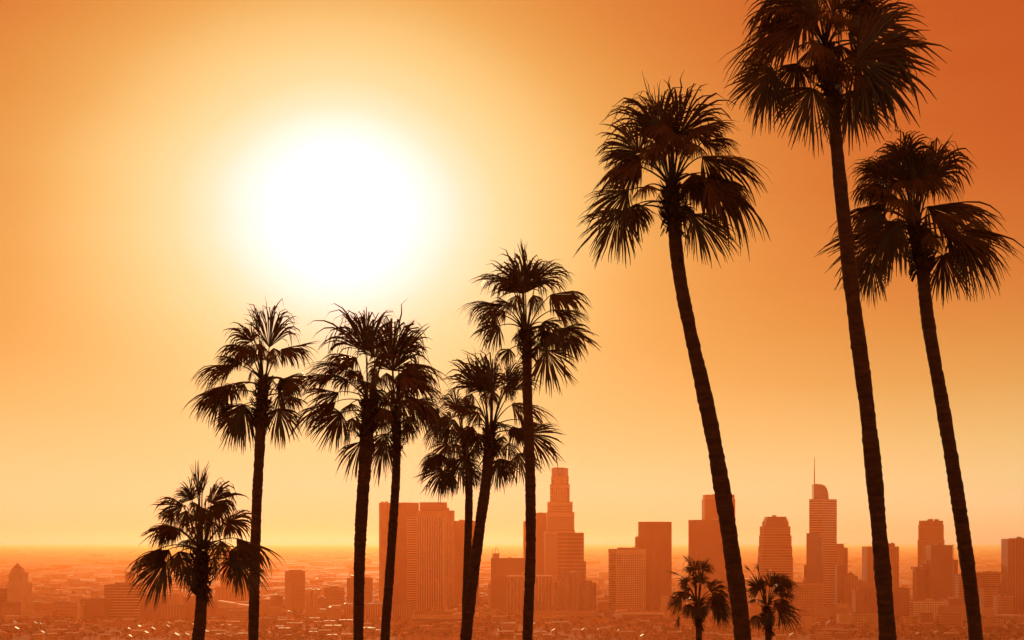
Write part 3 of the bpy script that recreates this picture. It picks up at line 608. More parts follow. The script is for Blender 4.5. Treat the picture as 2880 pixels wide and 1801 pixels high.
def tree_kinds():
    out = []
    for k in range(6):
        g = np.random.default_rng(100 + k)
        b = MB(); hgt = [9, 11, 8, 13, 10, 12][k]; rad = [4.2, 4.6, 3.6, 3.2, 5.2, 2.4][k]
        tb = MB()
        tb.prism([(.4 * math.cos(a), .4 * math.sin(a)) for a in np.arange(6) * math.pi / 3], 0, hgt * .55, [(.22 * math.cos(a), .22 * math.sin(a)) for a in np.arange(6) * math.pi / 3])
        cl = []
        for c in range(9):
            d = g.normal(size=3); d /= np.linalg.norm(d); cc = d * g.uniform(.3, .75) * np.array([rad, rad, hgt * .36]) + np.array([0, 0, hgt * .66]); cl.append((cc, g.uniform(.3, .5) * rad))
            tb.bar((0, 0, hgt * .42), tuple(cc), 0.18)
        for cc, rr in cl:
            for j in range(42):
                d = g.normal(size=3); d /= np.linalg.norm(d); p = cc + d * rr * g.uniform(.55, 1.08)
                u = np.cross(d, g.normal(size=3)); u /= np.linalg.norm(u); v = np.cross(d, u); s = g.uniform(.35, .75)
                b.add([p - u * s, p - v * s * .6, p + u * s, p + v * s * .6 + d * .2], [(0, 1, 2, 3)])
        out.append((tb.mesh('trunk', 'bark_tree'), b.mesh('crown', 'leaves_tree'), ['round dark tree', 'broad dark tree', 'small dark tree', 'tall dark tree', 'wide bushy tree', 'slim pointed tree'][k]))
    return out
TREES = tree_kinds()
BLOCKED = []
for ob in list(COL.objects):
    if ob.get('category') and ob.type == 'EMPTY': BLOCKED.append(ob)
def blocked(x, y):
    for x0, x1, y0, y1 in BOXES:
        if x0 - 9 < x < x1 + 9 and y0 - 13 < y < y1 + 3: return True
    return False
BOXES = []
for ob in BLOCKED:
    xs, ys = [], []
    for ch in COL.objects:
        if ch.parent is ob and ch.name.split('.')[0] in ('wall', 'upper_tier', 'cylinder'):
            for v in ch.data.vertices: xs.append(ob.location.x + v.co.x); ys.append(ob.location.y + v.co.y)
    if xs: BOXES.append((min(xs), max(xs), min(ys), max(ys)))
spots = {}
for D, rown in ROWS:
    x = -0.37 * D
    while x < 0.37 * D:
        x += 12 + R() * 13
        y = D + (R() - .5) * 34
        if blocked(x, y): continue
        px = CX + x / y * F
        seg = next(s for e, s in SEG if px < e)
        is_tree = R() < 0.52
        k = random.randrange(len(TREES)) if is_tree else random.randrange(len(KINDS))
        key = (is_tree, k if is_tree else KINDS[k][0], seg, rown)
        spots.setdefault(key, []).append((px, x, y, k))
for (is_tree, kk, seg, rown), lst in spots.items():
    lst.sort()
    for i, (px, x, y, k) in enumerate(lst):
        pos = '' if len(lst) == 1 else ORD[i] + ' from left, '
        s = 0.85 + 0.4 * R(); rot = R() * 6.28
        if is_tree:
            t = thing('tree', '%s, %s%s %s' % (TREES[k][2], pos, rown, seg), 'tree', (x, y, height(x, y)), 'trees at the foot of the skyline', rz=rot)
            t.scale = (s * 1.35, s * 1.35, s * 1.15)
            link('trunk', TREES[k][0], t); link('crown', TREES[k][1], t)
        else:
            nm, wall, rf, win, wide = KINDS[k]
            t = thing('house', '%s, %s%s %s' % (nm, pos, rown, seg), 'house', (x, y, height(x, y)), 'houses at the foot of the skyline', rz=(R() - .5) * .5)
            t.scale = (s, s, s)
            link('wall', wall, t); link('roof', rf, t); link('windows', win, t, kind='stuff')

def far_city():
    g = np.random.default_rng(5)
    def mass(name, n, ya, yb, sx, sz, m, half=0.40, power=1.0):
        y = 1 / (1 / ya + (1 / yb - 1 / ya) * g.uniform(0, 1, n) ** power)
        x = g.uniform(-half, half, n) * y
        V, Fc = [], []
        base = np.array([(0, 0, 0), (1, 0, 0), (1, 1, 0), (0, 1, 0), (0, 0, 1), (1, 0, 1), (1, 1, 1), (0, 1, 1)], float)
        fs = np.array([(4, 5, 6, 7), (0, 1, 5, 4), (1, 2, 6, 5), (2, 3, 7, 6), (3, 0, 4, 7)])
        w = g.uniform(*sx, n); d = g.uniform(*sx, n); h = sz[0] + (sz[1] - sz[0]) * g.uniform(0, 1, n) ** 3
        far = (y / 4000.0)
        w *= np.clip(far, 1, 3); d *= np.clip(far, 1, 3)
        keep = np.ones(n, bool)
        for x0, x1, y0, y1 in BOXES: keep &= ~((x > x0 - 60) & (x < x1 + 10) & (y > y0 - 60) & (y < y1 + 10))
        x, y, w, d, h = x[keep], y[keep], w[keep], d[keep], h[keep]; n = len(x)
        verts = base[None] * np.stack([w, d, h], 1)[:, None] + np.stack([x, y, np.zeros(n)], 1)[:, None]
        faces = fs[None] + 8 * np.arange(n)[:, None, None]
        link(name, mesh(name, verts.reshape(-1, 3), faces.reshape(-1, 4).tolist(), m), kind='stuff')
    mass('distant_city_blocks', 1300, 2850, 5200, (14, 40), (5, 24), 'stucco_tan')
    mass('distant_city_blocks', 700, 2850, 5200, (14, 40), (5, 20), 'stucco_grey')
    mass('distant_city_blocks', 700, 2850, 9000, (16, 60), (5, 14), 'roof_white')
    mass('distant_city_blocks', 900, 5000, 30000, (20, 60), (4, 24), 'stucco_cream')
    mass('distant_city_blocks', 900, 5000, 24000, (25, 80), (3, 7), 'roof_white')
    # clumps of street trees as one mass
    n = 11000
    y = 1 / (1 / 2180 + (1 / 4800 - 1 / 2180) * g.uniform(0, 1, n)); x = g.uniform(-.4, .4, n) * y
    keep = np.sin(x / 90 + np.cos(y / 130) * 2) * np.cos(y / 70 + np.sin(x / 120)) + g.uniform(-.6, .6, n) > 0.0 + .12 * (y < 2700)
    for x0, x1, y0, y1 in BOXES: keep &= ~((x > x0 - 4) & (x < x1 + 4) & (y > y0 - 4) & (y < y1 + 4))
    x, y = x[keep], y[keep]; V, Fs = [], []
    c = np.stack([x, y, np.zeros(len(x))], 1); c = np.repeat(c, 26, 0); m = len(c)
    rr = np.repeat(g.uniform(3, 6.5, len(x)), 26)
    d = g.normal(size=(m, 3)); d /= np.linalg.norm(d, axis=1)[:, None]
    p = c + d * (rr * g.uniform(.6, 1, m))[:, None] * np.array([1, 1, .9]); p[:, 2] += rr * 1.1
    u = np.cross(d, g.normal(size=(m, 3))); u /= np.linalg.norm(u, axis=1)[:, None]; v = np.cross(d, u)
    s = (rr * g.uniform(.18, .36, m))[:, None]
    verts = np.stack([p - u * s, p - v * s * .7, p + u * s, p + v * s * .7], 1).reshape(-1, 3)
    link('distant_street_trees', mesh('distant_street_trees', verts, (np.arange(m)[:, None] * 4 + np.arange(4)).tolist(), 'leaves_tree'), kind='stuff')
far_city()

# ------------------------------------------------------------------ palms
UP = np.array([0, 0, 1.0])
def unit(v): return v / (np.linalg.norm(v) + 1e-9)
def blade(hub, axis, nrm, Rr, spread, fold, droop, g, nseg):
    """pleated fan: segments joined over the inner half, free and drooping beyond"""
    a = unit(axis); n = unit(nrm - a * nrm.dot(a)); l = np.cross(a, n)
    psi = np.linspace(-spread, spread, nseg) + g.normal(0, spread / nseg * .3, nseg)
    dp = 2 * spread / nseg
    cs, sn = np.cos(psi), np.sin(psi)
    d0 = cs[:, None] * a + sn[:, None] * math.cos(fold) * l - np.abs(sn)[:, None] * math.sin(fold) * n
    d0 /= np.linalg.norm(d0, axis=1)[:, None]
    t0 = -sn[:, None] * a + cs[:, None] * math.cos(fold) * l - (np.sign(sn) * cs)[:, None] * math.sin(fold) * n
    cl = np.repeat(g.normal(0, 1, (nseg // 3 + 2, 3)), 3, 0)[g.integers(0, 3):][:nseg]          # neighbours stick together in twos and threes
    Ls = Rr * (0.55 + 0.45 * np.cos(psi / max(1.0, spread) * 1.35)) * g.uniform(.84, 1.1, nseg) * (1 + .05 * cl[:, 0])
    S = np.array([0.02, 0.26, 0.46, 0.60, 0.73, 0.87, 1.0])
    Wf = np.array([0.02, 0.26, 0.47, 0.53, 0.38, 0.19, 0.014])
    dr = np.maximum(.1, droop * g.uniform(.6, 1.5, nseg) * (1 + .3 * cl[:, 1]))
    broken = g.random(nseg) < 0.13
    dr[broken] += 2.6
    d0 = d0 + t0 * (.035 * cl[:, 2])[:, None]
    d0 /= np.linalg.norm(d0, axis=1)[:, None]
    pos = np.repeat(hub[None], nseg, 0) + d0 * (Ls * S[0])[:, None]
    P = [pos]; Dd = [d0]
    for i in range(1, len(S)):
        k = np.clip((S[i] - .40) / .60, 0, 1) ** 1.7 * dr * 1.7
        d = d0 + (-UP)[None] * k[:, None] + 0.10 * g.normal(size=(nseg, 3)) * S[i]
        d /= np.linalg.norm(d, axis=1)[:, None]
        pos = pos + d * (Ls * (S[i] - S[i - 1]))[:, None]
        P.append(pos); Dd.append(d)
    V = np.zeros((nseg, len(S), 3, 3))
    for i in range(len(S)):
        d = Dd[i]; t = t0 - d * (t0 * d).sum(1)[:, None]; t /= np.linalg.norm(t, axis=1)[:, None] + 1e-9
        m = np.cross(t, d)
        hw = (Ls * Wf[i] * dp * .56 + 0.003)[:, None]
        V[:, i, 0] = P[i] - t * hw; V[:, i, 1] = P[i] + m * hw * .45; V[:, i, 2] = P[i] + t * hw
    ns = len(S)
    idx = np.arange(nseg * ns * 3).reshape(nseg, ns, 3)
    f = np.concatenate([np.stack([idx[:, :-1, j], idx[:, :-1, j + 1], idx[:, 1:, j + 1], idx[:, 1:, j]], -1).reshape(-1, 4) for j in (0, 1)])
    return V.reshape(-1, 3), f
def tube(pts, rad, sides=5):
    pts = np.array(pts); n = len(pts); V = []
    for i in range(n):
        d = unit(pts[min(i + 1, n - 1)] - pts[max(i - 1, 0)])
        u = unit(np.cross(d, UP + np.array([.013, .02, 0]))); v = np.cross(u, d)
        for k in range(sides):
            a = 2 * math.pi * k / sides
            V.append(pts[i] + (u * math.cos(a) + v * math.sin(a) * .7) * rad[i])
    Fq = [(i * sides + k, i * sides + (k + 1) % sides, (i + 1) * sides + (k + 1) % sides, (i + 1) * sides + k) for i in range(n - 1) for k in range(sides)]
    return V, Fq
def palm(label, D, crop, trunk, O, top, fronds, seed, fill=10, spear=True, skirt=1.0, leafR=1.0, group='fan palms in the foreground', lean=0.0, nseg=46, dry=0.07):
    g = np.random.default_rng(seed)
    x0, y0, sc_ = crop
    def W(cx_, cy_, dy=0.0):                    # crop pixel -> world point on the tree's own depth plane
        px, py = x0 + cx_ / sc_, y0 + cy_ / sc_
        return np.array([X(px, D), D + dy, Z(py, D)])
    def at_depth(p, dy):                        # the same sight line, dy metres farther
        k = (D + dy) / D
        return np.array([p[0] * k, p[1] * k, H + (p[2] - H) * k])
    # trunk: (display x, y, width) rows in 2418-px coordinates
    k_ = 2880 / 2418
    pts = [(X(a * k_, D), Z(b_ * k_, D), c_ * .9 * k_ / F * D / 2) for a, b_, c_ in trunk]
    tp = W(*top)
    (xa, za, ra), (xb, zb, rb) = pts[0], pts[1]
    sl = (xa - xb) / (za - zb)
    ground_z = None
    xbase = xa + sl * 0.55 * (-8); zg = height(xbase, D)
    base = np.array([xbase, D, zg])
    root = thing('palm_tree', label, 'palm tree', tuple(base), group)
    rows = [(xbase, zg - .3, ra * 1.45), (xbase * .9 + xa * .1, zg + 1.2, ra * 1.12), ((xbase + xa) / 2 , (zg + za) / 2, ra * 1.05)] + pts + [(tp[0], tp[2] + 0.25, pts[-1][2] * .95)]
    rows = np.array(rows); order = np.argsort(rows[:, 1]); rows = rows[order]
    zs = np.arange(rows[0, 1], rows[-1, 1], 0.075)
    # smooth interpolation through the rows
    def interp(col):
        v = np.interp(zs, rows[:, 1], rows[:, col]); ker = np.ones(25) / 25
        return np.convolve(np.pad(v, 12, 'edge'), ker, 'valid')
    xs, rs = interp(1 - 1), interp(2)
    sides = 16
    ring = 1 + 0.02 * np.where(np.arange(len(zs)) % 2 == 0, 1, -1) + g.normal(0, .018, len(zs)) + .03 * np.convolve(g.normal(0, 1, len(zs) + 8), np.ones(9) / 3, 'valid')[:len(zs)]
    ang = np.arange(sides) * 2 * math.pi / sides
    rad = rs[:, None] * ring[:, None] * (1 + g.normal(0, .022, (len(zs), sides)))
    V = np.stack([xs[:, None] + rad * np.cos(ang), D + rad * np.sin(ang), np.repeat(zs[:, None], sides, 1) + g.normal(0, .012, (len(zs), sides))], -1).reshape(-1, 3) - base
    n = len(zs)
    Fq = [(i * sides + k, i * sides + (k + 1) % sides, (i + 1) * sides + (k + 1) % sides, (i + 1) * sides + k) for i in range(n - 1) for k in range(sides)] + [tuple((n - 1) * sides + k for k in range(sides))]
    link('trunk', mesh('trunk', V, Fq, 'palm_bark'), root)
    # crown shaft and the skirt of old leaf bases
    Ow = W(*O)
    rt = pts[-1][2]
    b = MB()
    nb = 150
    for k in range(nb):
        u = (k + g.uniform()) / nb
        c = tp + (Ow - tp) * (u * 1.0 - .08)
        a = k * 2.39996 + g.normal(0, .25)
        out = np.array([math.cos(a), math.sin(a), 0])
        r0 = rt * (1.0 + .5 * skirt * math.sin(math.pi * min(1, u * 1.05 + .08)))
        side = np.array([-math.sin(a), math.cos(a), 0])
        w_ = rt * g.uniform(.22, .42); ln = rt * g.uniform(.7, 1.9); tilt = g.uniform(.1, .9)
        hang = g.random() < .10 + .28 * (u < .2)
        dd = unit(out * (.45 + tilt * .7) + UP * (-1.3 if hang else 1.1))
        p0 = c + out * r0 * .55; p1 = c + out * r0 * 1.0 + dd * ln * .45; p2 = p1 + dd * ln * .6 * (1.4 if hang else 1)
        th = out * rt * .12
        b.add([p0 - side * w_ - base, p0 + side * w_ - base, p1 + side * w_ * .8 - base, p1 - side * w_ * .8 - base, p2 + side * w_ * .35 - base, p2 - side * w_ * .45 - base, p1 + th - base, p2 - th * .5 - base],
              [(0, 1, 2, 3), (3, 2, 4, 5), (0, 3, 6), (1, 6, 2), (3, 5, 7, 6), (6, 7, 4, 2), (0, 6, 1)])
    core = MB()
    zz_ = np.linspace(-.06, .97, 9)
    cr = [(tp + (Ow - tp) * q, rt * (1.02 + .38 * skirt * math.sin(math.pi * (q + .06) / 1.1)) * (1 - .35 * max(0, q - .6))) for q in zz_]
    core_v, core_f = tube([c - base for c, _ in cr], [r_ for _, r_ in cr], 14)
    k0 = len(b.v); b.v += [tuple(v) for v in core_v]; b.f += [tuple(i + k0 for i in q) for q in core_f]
    link('leaf_base_skirt', b.mesh('leaf_base_skirt', 'palm_boots'), root)
    px_m = D / F
    # fronds: the ones read from the photograph, then the ones that point towards and away from the lens
    lst, opt_reach = [], {}
    for fr in fronds:
        hx, hy, tx, ty = fr[:4]; opt = fr[4] if len(fr) > 4 else ''
        hub, tip = W(hx, hy), W(tx, ty)
        s = np.linalg.norm(hub - Ow); full = 1.15 * leafR
        dy = math.sqrt(max(0.02, full * full - s * s)) * (1 if g.random() < .5 else -1) * g.uniform(.45, .9)
        if 'f' in opt: dy = -abs(dy)
        v = tip - hub
        if 'n' not in opt:
            hub = hub - v * (.12 + .26 * max(0.0, v[2] / (np.linalg.norm(v) + 1e-6))); v = tip - hub
        hub = at_depth(hub, dy)
        L_ = np.linalg.norm(v)
        Rr = max(L_, .66 * leafR * g.uniform(.9, 1.1))
        ddy = math.sqrt(max(0.0, Rr * Rr - L_ * L_)) * np.sign(dy) * .8
        axv = v + np.array([0, ddy, 0])
        lst.append((hub, axv, Rr, opt)); opt_reach[id(axv)] = np.array([v[0], v[2]]) / D
        if 'n' not in opt and g.random() < .2:
            j = g.normal(0, .07, 3) * leafR; dy2 = -2 * dy * g.uniform(.5, 1)
            lst.append((at_depth(hub + j, dy2) - v * .1, v + np.array([0, -ddy, 0]) + g.normal(0, .15, 3), Rr * g.uniform(.9, 1.1), opt.replace('w', '')))
    for k in range((fill * 2) // 3):
        az = (k * 2.39996 + g.uniform(-.3, .3)); el = math.radians(-30 + 95 * ((k * 0.618 + .2) % 1))
        d = np.array([math.cos(az) * .6, abs(math.sin(az)) * (1 if k % 4 else -1), 0]); d = unit(d) * math.cos(el) + UP * math.sin(el)
        hub = Ow + d * leafR * g.uniform(.75, 1.05) + np.array([0, 0, .1])
        d2 = unit(d + np.array([g.normal(0, .2), 0, -.35]))
        lst.append((hub, d2, leafR * g.uniform(.6, .85), ''))
    if spear:
        for k in range(1):
            d = unit(np.array([g.normal(0, .16), g.normal(0, .16), 1]))
            lst.append((Ow + d * .55 * leafR, d, leafR * g.uniform(.7, .9), 'n'))
    for hub, ax, Rr, opt in lst:
        a = unit(ax)
        outd = unit(np.array([a[0], a[1], 0]) + 1e-3)
        upn = UP - a * a[2]
        face = np.array([g.normal(0, .35), -1.0, g.normal(0, .25)])
        if a[2] < -.45: wgt = .75
        elif a[2] > .55: wgt = .8
        else: wgt = g.uniform(.05, .32)
        if 'e' in opt: wgt = .1
        if 'w' in opt: wgt = .95
        nn = unit(upn) * (1 - wgt) + face * wgt + g.normal(0, .12, 3)
        spread = math.radians(g.uniform(85, 116)); fold = math.radians(g.uniform(12, 40)); droop = g.uniform(.5, 1.25)
        if a[2] > .55: spread *= g.uniform(.62, .88); fold *= .8; droop *= g.uniform(.7, 1.5)
        if a[2] < -.45: spread *= .66; fold *= .5; droop *= .8
        ns = nseg
        if 'e' in opt: fold = math.radians(g.uniform(28, 48)); droop = g.uniform(.5, .9); spread = math.radians(g.uniform(66, 88))
        if 'n' in opt: spread = math.radians(g.uniform(10, 20)); fold = .6; droop *= .25; ns = nseg // 3
        if 'w' in opt: spread = math.radians(g.uniform(100, 125)) * (.72 if a[2] < -.45 else 1); fold *= .5; droop *= .5
        reach = opt_reach.get(id(ax), None)
        seed2 = int(g.integers(1 << 30))
        Vb, Fb = blade(hub, a, nn, Rr, spread, fold, droop, np.random.default_rng(seed2), ns)
        if reach is not None:
            ph = np.array([hub[0] / hub[1], (hub[2] - H) / hub[1]]); pv = np.stack([Vb[:, 0] / Vb[:, 1], (Vb[:, 2] - H) / Vb[:, 1]], 1) - ph
            e2 = reach / np.linalg.norm(reach); got = np.percentile(pv @ e2, 99.6 if a[2] > .5 else 98)
            fac = min(1.55, max(.75, np.linalg.norm(reach) / max(got, 1e-4)))
            if 'n' not in opt and Rr * fac > 1.05 * leafR: spread *= (1.05 * leafR / (Rr * fac)) ** .7
            Vb, Fb = blade(hub, a, nn, Rr * fac, spread, fold, droop, np.random.default_rng(seed2), ns)
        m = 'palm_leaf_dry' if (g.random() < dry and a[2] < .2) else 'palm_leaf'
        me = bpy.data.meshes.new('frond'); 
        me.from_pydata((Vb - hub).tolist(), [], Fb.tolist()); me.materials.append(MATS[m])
        fo = link('frond', me, root, tuple(hub - base))
        # petiole arching from the crown to the fan
        q = np.clip((hub[2] - tp[2]) / max(.1, (Ow[2] - tp[2])), .25, 1.0)
        st = tp + (Ow - tp) * q
        st = st + unit(np.array([hub[0] - st[0], hub[1] - st[1], 0]) + 1e-6) * rt * .5
        mid = (st + hub) / 2 + UP * .22 * np.linalg.norm(hub - st)
        ts = np.linspace(0, 1, 7)
        pp = [(1 - t) ** 2 * st + 2 * t * (1 - t) * mid + t * t * (hub + unit(ax) * .05 * Rr) - hub for t in ts]
        pv, pf = tube(pp, np.linspace(.030, .013, 7) * (D / 27) ** .35, 5)
        link('petiole', mesh('petiole', pv, pf, 'palm_petiole', True), fo)
    return root

C1 = (330, 1280, 2.902); C2 = (500, 800, 3.025); C3 = (800, 800, 2.52); C7 = (1150, 660, 1.989); C8 = (1620, 190, 2.562); C9 = (2000, 0, 3.36); C10 = (2300, 350, 2.853); C11 = (1850, 1540, 5.623)
palm('short dark palm at far left with bulging leaf-base skirt and hanging fronds', 37, C1, [(465, 1512, 33), (472, 1460, 33), (487, 1400, 32)], (690, 770), (672, 1120), [
    (670, 330, 660, 190, 'n'), (660, 340, 640, 40, 'n'), (690, 330, 705, 110, 'n'), (790, 340, 860, 190), (500, 390, 350, 300), (600, 320, 570, 190), (430, 590, 200, 590), (330, 770, 60, 880, 'e'), (370, 900, 140, 1150, 'w'), (500, 850, 480, 1030),
    (580, 930, 530, 1110), (930, 520, 1090, 440), (900, 560, 860, 680), (1010, 690, 1330, 800, 'e'), (950, 860, 890, 1050), (1010, 900, 1180, 1120), (450, 480, 370, 560), (700, 450, 700, 620, 'f'), (850, 720, 840, 880), (560, 700, 480, 760), (820, 430, 880, 560, 'f'), (560, 470, 520, 640, 'f'),
    (780, 560, 800, 720, 'f'), (640, 600, 620, 720, 'f'), (990, 780, 1010, 960)], 11, fill=8, skirt=1.5, leafR=1.0)
palm('slim straight palm, second from left, its crown left of the sunlit pair', 42, C2, [(598, 1512, 27), (604, 1250, 26), (610, 1100, 27), (617, 1020, 28)], (730, 810), (705, 1160), [
    (690, 420, 660, 160, 'n'), (790, 430, 820, 140), (600, 440, 500, 300), (560, 530, 380, 480), (470, 680, 150, 680, 'e'), (400, 870, 70, 960), (360, 960, 250, 1200), (540, 1070, 410, 1380, 'w'), (860, 1090, 900, 1380, 'w'), (920, 540, 1150, 480), (900, 800, 1100, 730), (980, 960, 1120, 1010),
    (900, 830, 900, 980), (560, 860, 520, 960), (620, 740, 560, 800), (700, 520, 660, 640, 'f'), (820, 560, 860, 720, 'f'), (640, 560, 560, 640, 'f')], 12, fill=9)
palm('tall palm third from left, crown top glowing under the sun', 44, C3, [(846, 1512, 28), (849, 1300, 30), (858, 1140, 33), (868, 1040, 34)], (605, 810), (583, 1080), [
    (540, 380, 425, 110), (590, 390, 605, 170), (480, 510, 300, 470), (430, 570, 170, 530, 'e'), (350, 760, 150, 720), (330, 840, 40, 890), (380, 930, 190, 1110, 'w'), (440, 1060, 400, 1150), (530, 1140, 420, 1350), (650, 760, 720, 860), (300, 640, 60, 620, 'e'),
    (520, 620, 460, 720, 'f'), (640, 600, 660, 740, 'f'), (700, 520, 780, 560), (480, 960, 470, 1080), (640, 460, 640, 300), (460, 850, 360, 900), (690, 900, 730, 1000)], 13, fill=10)
palm('palm fourth from left, close right of the sunlit one, dense drooping crown', 46, C3, [(908, 1512, 25), (922, 1330, 24), (932, 1180, 23), (938, 1090, 23)], (790, 850), (798, 1160), [
    (770, 430, 810, 140), (760, 420, 700, 200, 'n'), (840, 420, 900, 230), (870, 560, 1120, 580, 'e'), (920, 700, 1150, 740), (930, 850, 1100, 990), (880, 950, 960, 1080), (700, 1130, 640, 1390), (720, 1080, 740, 1280), (900, 800, 1180, 880), (870, 660, 1050, 700), (720, 640, 690, 760, 'f'),
    (820, 650, 860, 780, 'f'), (760, 760, 740, 880, 'f'), (860, 760, 900, 880, 'f'), (700, 960, 660, 1060), (960, 640, 1080, 660), (860, 1010, 900, 1120)], 14, fill=10, skirt=1.3)
palm('low thin-trunked palm partly hidden left of the leaning middle palm', 50, C7, [(1097, 1512, 20), (1101, 1400, 20), (1106, 1250, 20), (1108, 1170, 20)], (310, 1150), (337, 1370), [
    (250, 940, 210, 870), (290, 930, 340, 890), (150, 1080, 80, 1190), (150, 1240, 40, 1320), (180, 1330, 80, 1440, 'w'), (230, 1350, 200, 1470), (300, 1270, 310, 1440, 'w'), (150, 980, 30, 1000, 'e'), (250, 1050, 150, 1140), (360, 1330, 390, 1420), (210, 1180, 130, 1270), (260, 1180, 240, 1290, 'f'), (330, 1080, 340, 1180, 'f'),
    (200, 1020, 110, 1060), (250, 1260, 180, 1360, 'f'), (390, 1120, 430, 1200), (220, 1100, 180, 1200, 'f')], 15, fill=9)
palm('palm leaning right beside thin-trunked palm, fifth visible trunk from left', 45, C7, [(1098, 1512, 31), (1118, 1360, 30), (1136, 1220, 28), (1154, 1100, 27)], (455, 1080), (447, 1250), [
    (370, 800, 340, 650), (470, 830, 470, 660), (410, 820, 390, 690), (600, 830, 640, 720), (600, 950, 810, 980), (690, 1130, 850, 1250, 'w'), (620, 1240, 690, 1390, 'w'), (340, 1080, 220, 1140), (350, 900, 310, 980), (500, 1280, 510, 1430, 'w'), (600, 1100, 610, 1200), (380, 1150, 320, 1230), (560, 850, 570, 940, 'f'), (460, 880, 450, 980, 'f'), (640, 1040, 780, 1060, 'e'),
    (560, 1180, 600, 1290), (380, 1000, 300, 1050), (560, 780, 600, 680)], 16, fill=9)
palm('tall straight palm standing left of the tallest crowned tower', 42, C7, [(1245, 1512, 27), (1254, 1300, 27), (1252, 1100, 26), (1246, 960, 25), (1243, 850, 25)], (655, 530), (665, 690), [
    (640, 250, 635, 70), (640, 260, 600, 80), (540, 250, 400, 190), (740, 230, 850, 140), (820, 330, 990, 300), (500, 390, 310, 360), (830, 420, 1010, 430, 'e'), (490, 520, 380, 610), (880, 540, 1020, 660), (780, 670, 860, 870, 'w'), (560, 650, 520, 740), (760, 500, 840, 600), (470, 450, 390, 550), (600, 350, 560, 450, 'f'), (700, 350, 730, 450, 'f'),
    (640, 160, 636, 20, 'n'), (800, 560, 820, 670), (640, 560, 600, 640)], 17, fill=9)
palm('big leaning palm in middle right with open airy crown', 27, C8, [(1757, 1512, 44), (1722, 1260, 45), (1700, 1120, 43), (1675, 980, 42), (1640, 830, 38), (1612, 700, 36), (1594, 600, 35)], (690, 840), (700, 1140), [
    (570, 400, 430, 140), (600, 390, 600, 110), (780, 390, 900, 100), (400, 560, 220, 400), (430, 690, 120, 790, 'e'), (340, 900, 60, 1050), (300, 1060, 100, 1370, 'w'), (430, 1040, 470, 1240), (870, 440, 1110, 350), (940, 530, 1150, 490, 'e'), (960, 640, 1350, 660), (860, 790, 1100, 890), (1000, 850, 1410, 1050), (1000, 780, 1290, 860), (870, 1090, 1120, 1370),
    (800, 1000, 900, 1080), (680, 480, 620, 640, 'f'), (500, 860, 420, 960), (560, 560, 520, 700, 'f'), (760, 500, 790, 660, 'f'), (300, 700, 160, 780), (850, 560, 880, 690, 'f'), (640, 430, 560, 560, 'f')], 18, fill=7, leafR=1.0, nseg=52)
palm('tallest palm at upper right, crown cut by top edge', 25, C9, [(2098, 1512, 45), (2080, 1300, 43), (2064, 1120, 42), (2048, 960, 42), (2020, 760, 40), (1997, 560, 37), (1980, 400, 35)], (1080, 430), (1130, 900), [
    (800, 240, 110, 480, 'e'), (860, 80, 700, -120), (1180, 60, 1260, -160), (560, 700, 230, 1000, 'w'), (560, 760, 540, 1250), (800, 640, 740, 990), (950, 890, 880, 1410, 'w'), (1330, 920, 1490, 1370, 'w'), (1380, 290, 1960, 220, 'w'), (1450, 560, 2110, 620, 'w'), (1250, 440, 1500, 520), (1500, 700, 1740, 1070), (620, 60, 290, 120), (950, 400, 780, 500, 'f'), (1000, 50, 950, -300), (1250, 0, 1500, -250),
    (800, -50, 500, -300), (1400, 50, 1600, -80), (1000, 430, 1050, 640, 'f'), (1200, 150, 1250, 320, 'f'), (900, 150, 860, 320, 'f'), (1300, 700, 1380, 850), (1100, 120, 1080, 320, 'f'), (1500, 450, 1700, 560), (1050, 600, 1020, 780, 'f'), (1230, 600, 1260, 800, 'f')], 19, fill=6, leafR=1.08, nseg=56, skirt=1.2)
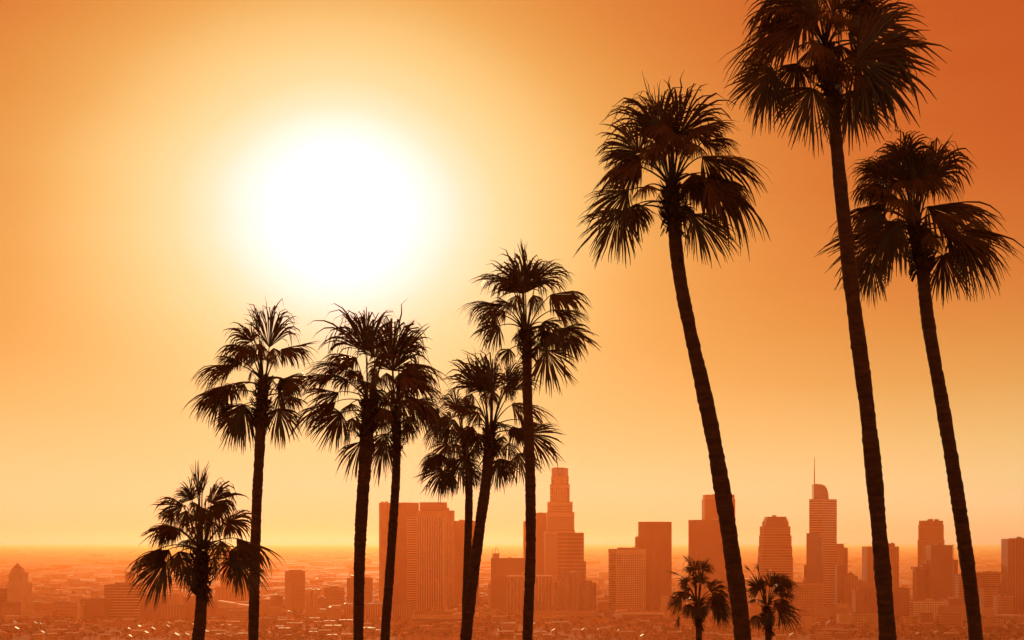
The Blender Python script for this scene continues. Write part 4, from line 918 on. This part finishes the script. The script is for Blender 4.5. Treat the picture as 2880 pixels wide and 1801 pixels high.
palm('rightmost palm with dense dark crown', 28, C10, [(2307, 1512, 38), (2275, 1260, 40), (2240, 1040, 36), (2212, 880, 34), (2180, 700, 34)], (785, 800), (838, 1170), [
    (760, 340, 740, 60), (700, 380, 620, 120), (860, 380, 900, 100), (600, 430, 470, 330), (900, 470, 1060, 400), (970, 340, 1080, 140), (530, 340, 420, 210), (470, 470, 300, 440), (500, 640, 110, 700, 'e'), (520, 900, 120, 1210), (430, 1150, 390, 1430, 'w'), (560, 900, 600, 1150), (950, 650, 1400, 580), (1050, 840, 1570, 840, 'e'), (1180, 960, 1470, 1280), (1020, 1080, 1130, 1410, 'w'), (800, 450, 800, 610, 'f'), (480, 700, 340, 890),
    (640, 260, 590, 150), (880, 420, 960, 560, 'f'), (620, 480, 560, 620, 'f'), (560, 1020, 520, 1150), (1000, 720, 1180, 800), (1080, 930, 1180, 1060), (680, 620, 620, 760, 'f'), (900, 900, 950, 1050)], 20, fill=9, nseg=52, skirt=1.3)
palm('first small palm, left of the leaning palm trunk base', 60, C11, [(1650, 1512, 16.5), (1651, 1480, 16.5), (1652, 1460, 16.5)], (630, 870), (640, 1240), [
    (540, 310, 445, 90, 'n'), (530, 330, 420, 280), (590, 320, 590, 190), (730, 310, 800, 140, 'n'), (740, 330, 850, 230), (380, 460, 150, 335, 'n'), (440, 560, 330, 520, 'w'), (660, 480, 660, 300, 'w'), (870, 650, 1050, 520), (400, 700, 220, 690), (350, 830, 150, 990), (340, 1060, 270, 1330, 'n'), (900, 730, 1150, 700), (900, 850, 1170, 990), (950, 950, 1180, 1200), (500, 920, 450, 1140),
    (640, 950, 600, 1150, 'f'), (720, 1000, 760, 1140), (900, 800, 1000, 1000, 'w')], 21, fill=6, leafR=.72, nseg=40, group='small fan palms beside the leaning trunk')
palm('second small palm, right of the leaning palm trunk base', 60, C11, [(1815, 1512, 18), (1815, 1490, 18), (1814, 1475, 18)], (1720, 910), (1760, 1310), [
    (1480, 390, 1365, 255, 'n'), (1600, 400, 1560, 215, 'n'), (1560, 620, 1410, 470, 'w'), (1780, 560, 1810, 350), (1880, 530, 2050, 390), (1930, 600, 2170, 520), (1950, 720, 2200, 740), (1880, 860, 2190, 920), (1950, 1000, 2280, 1190), (1930, 1000, 1950, 1320, 'n'), (1530, 830, 1480, 910), (1560, 1100, 1530, 1320), (1750, 1050, 1730, 1250, 'f'), (1680, 1100, 1650, 1250, 'f'), (1880, 640, 1960, 760, 'w'), (1640, 560, 1600, 480), (1960, 860, 2100, 960),
    (2010, 560, 2130, 480)], 22, fill=5, leafR=.72, nseg=40, group='small fan palms beside the leaning trunk')
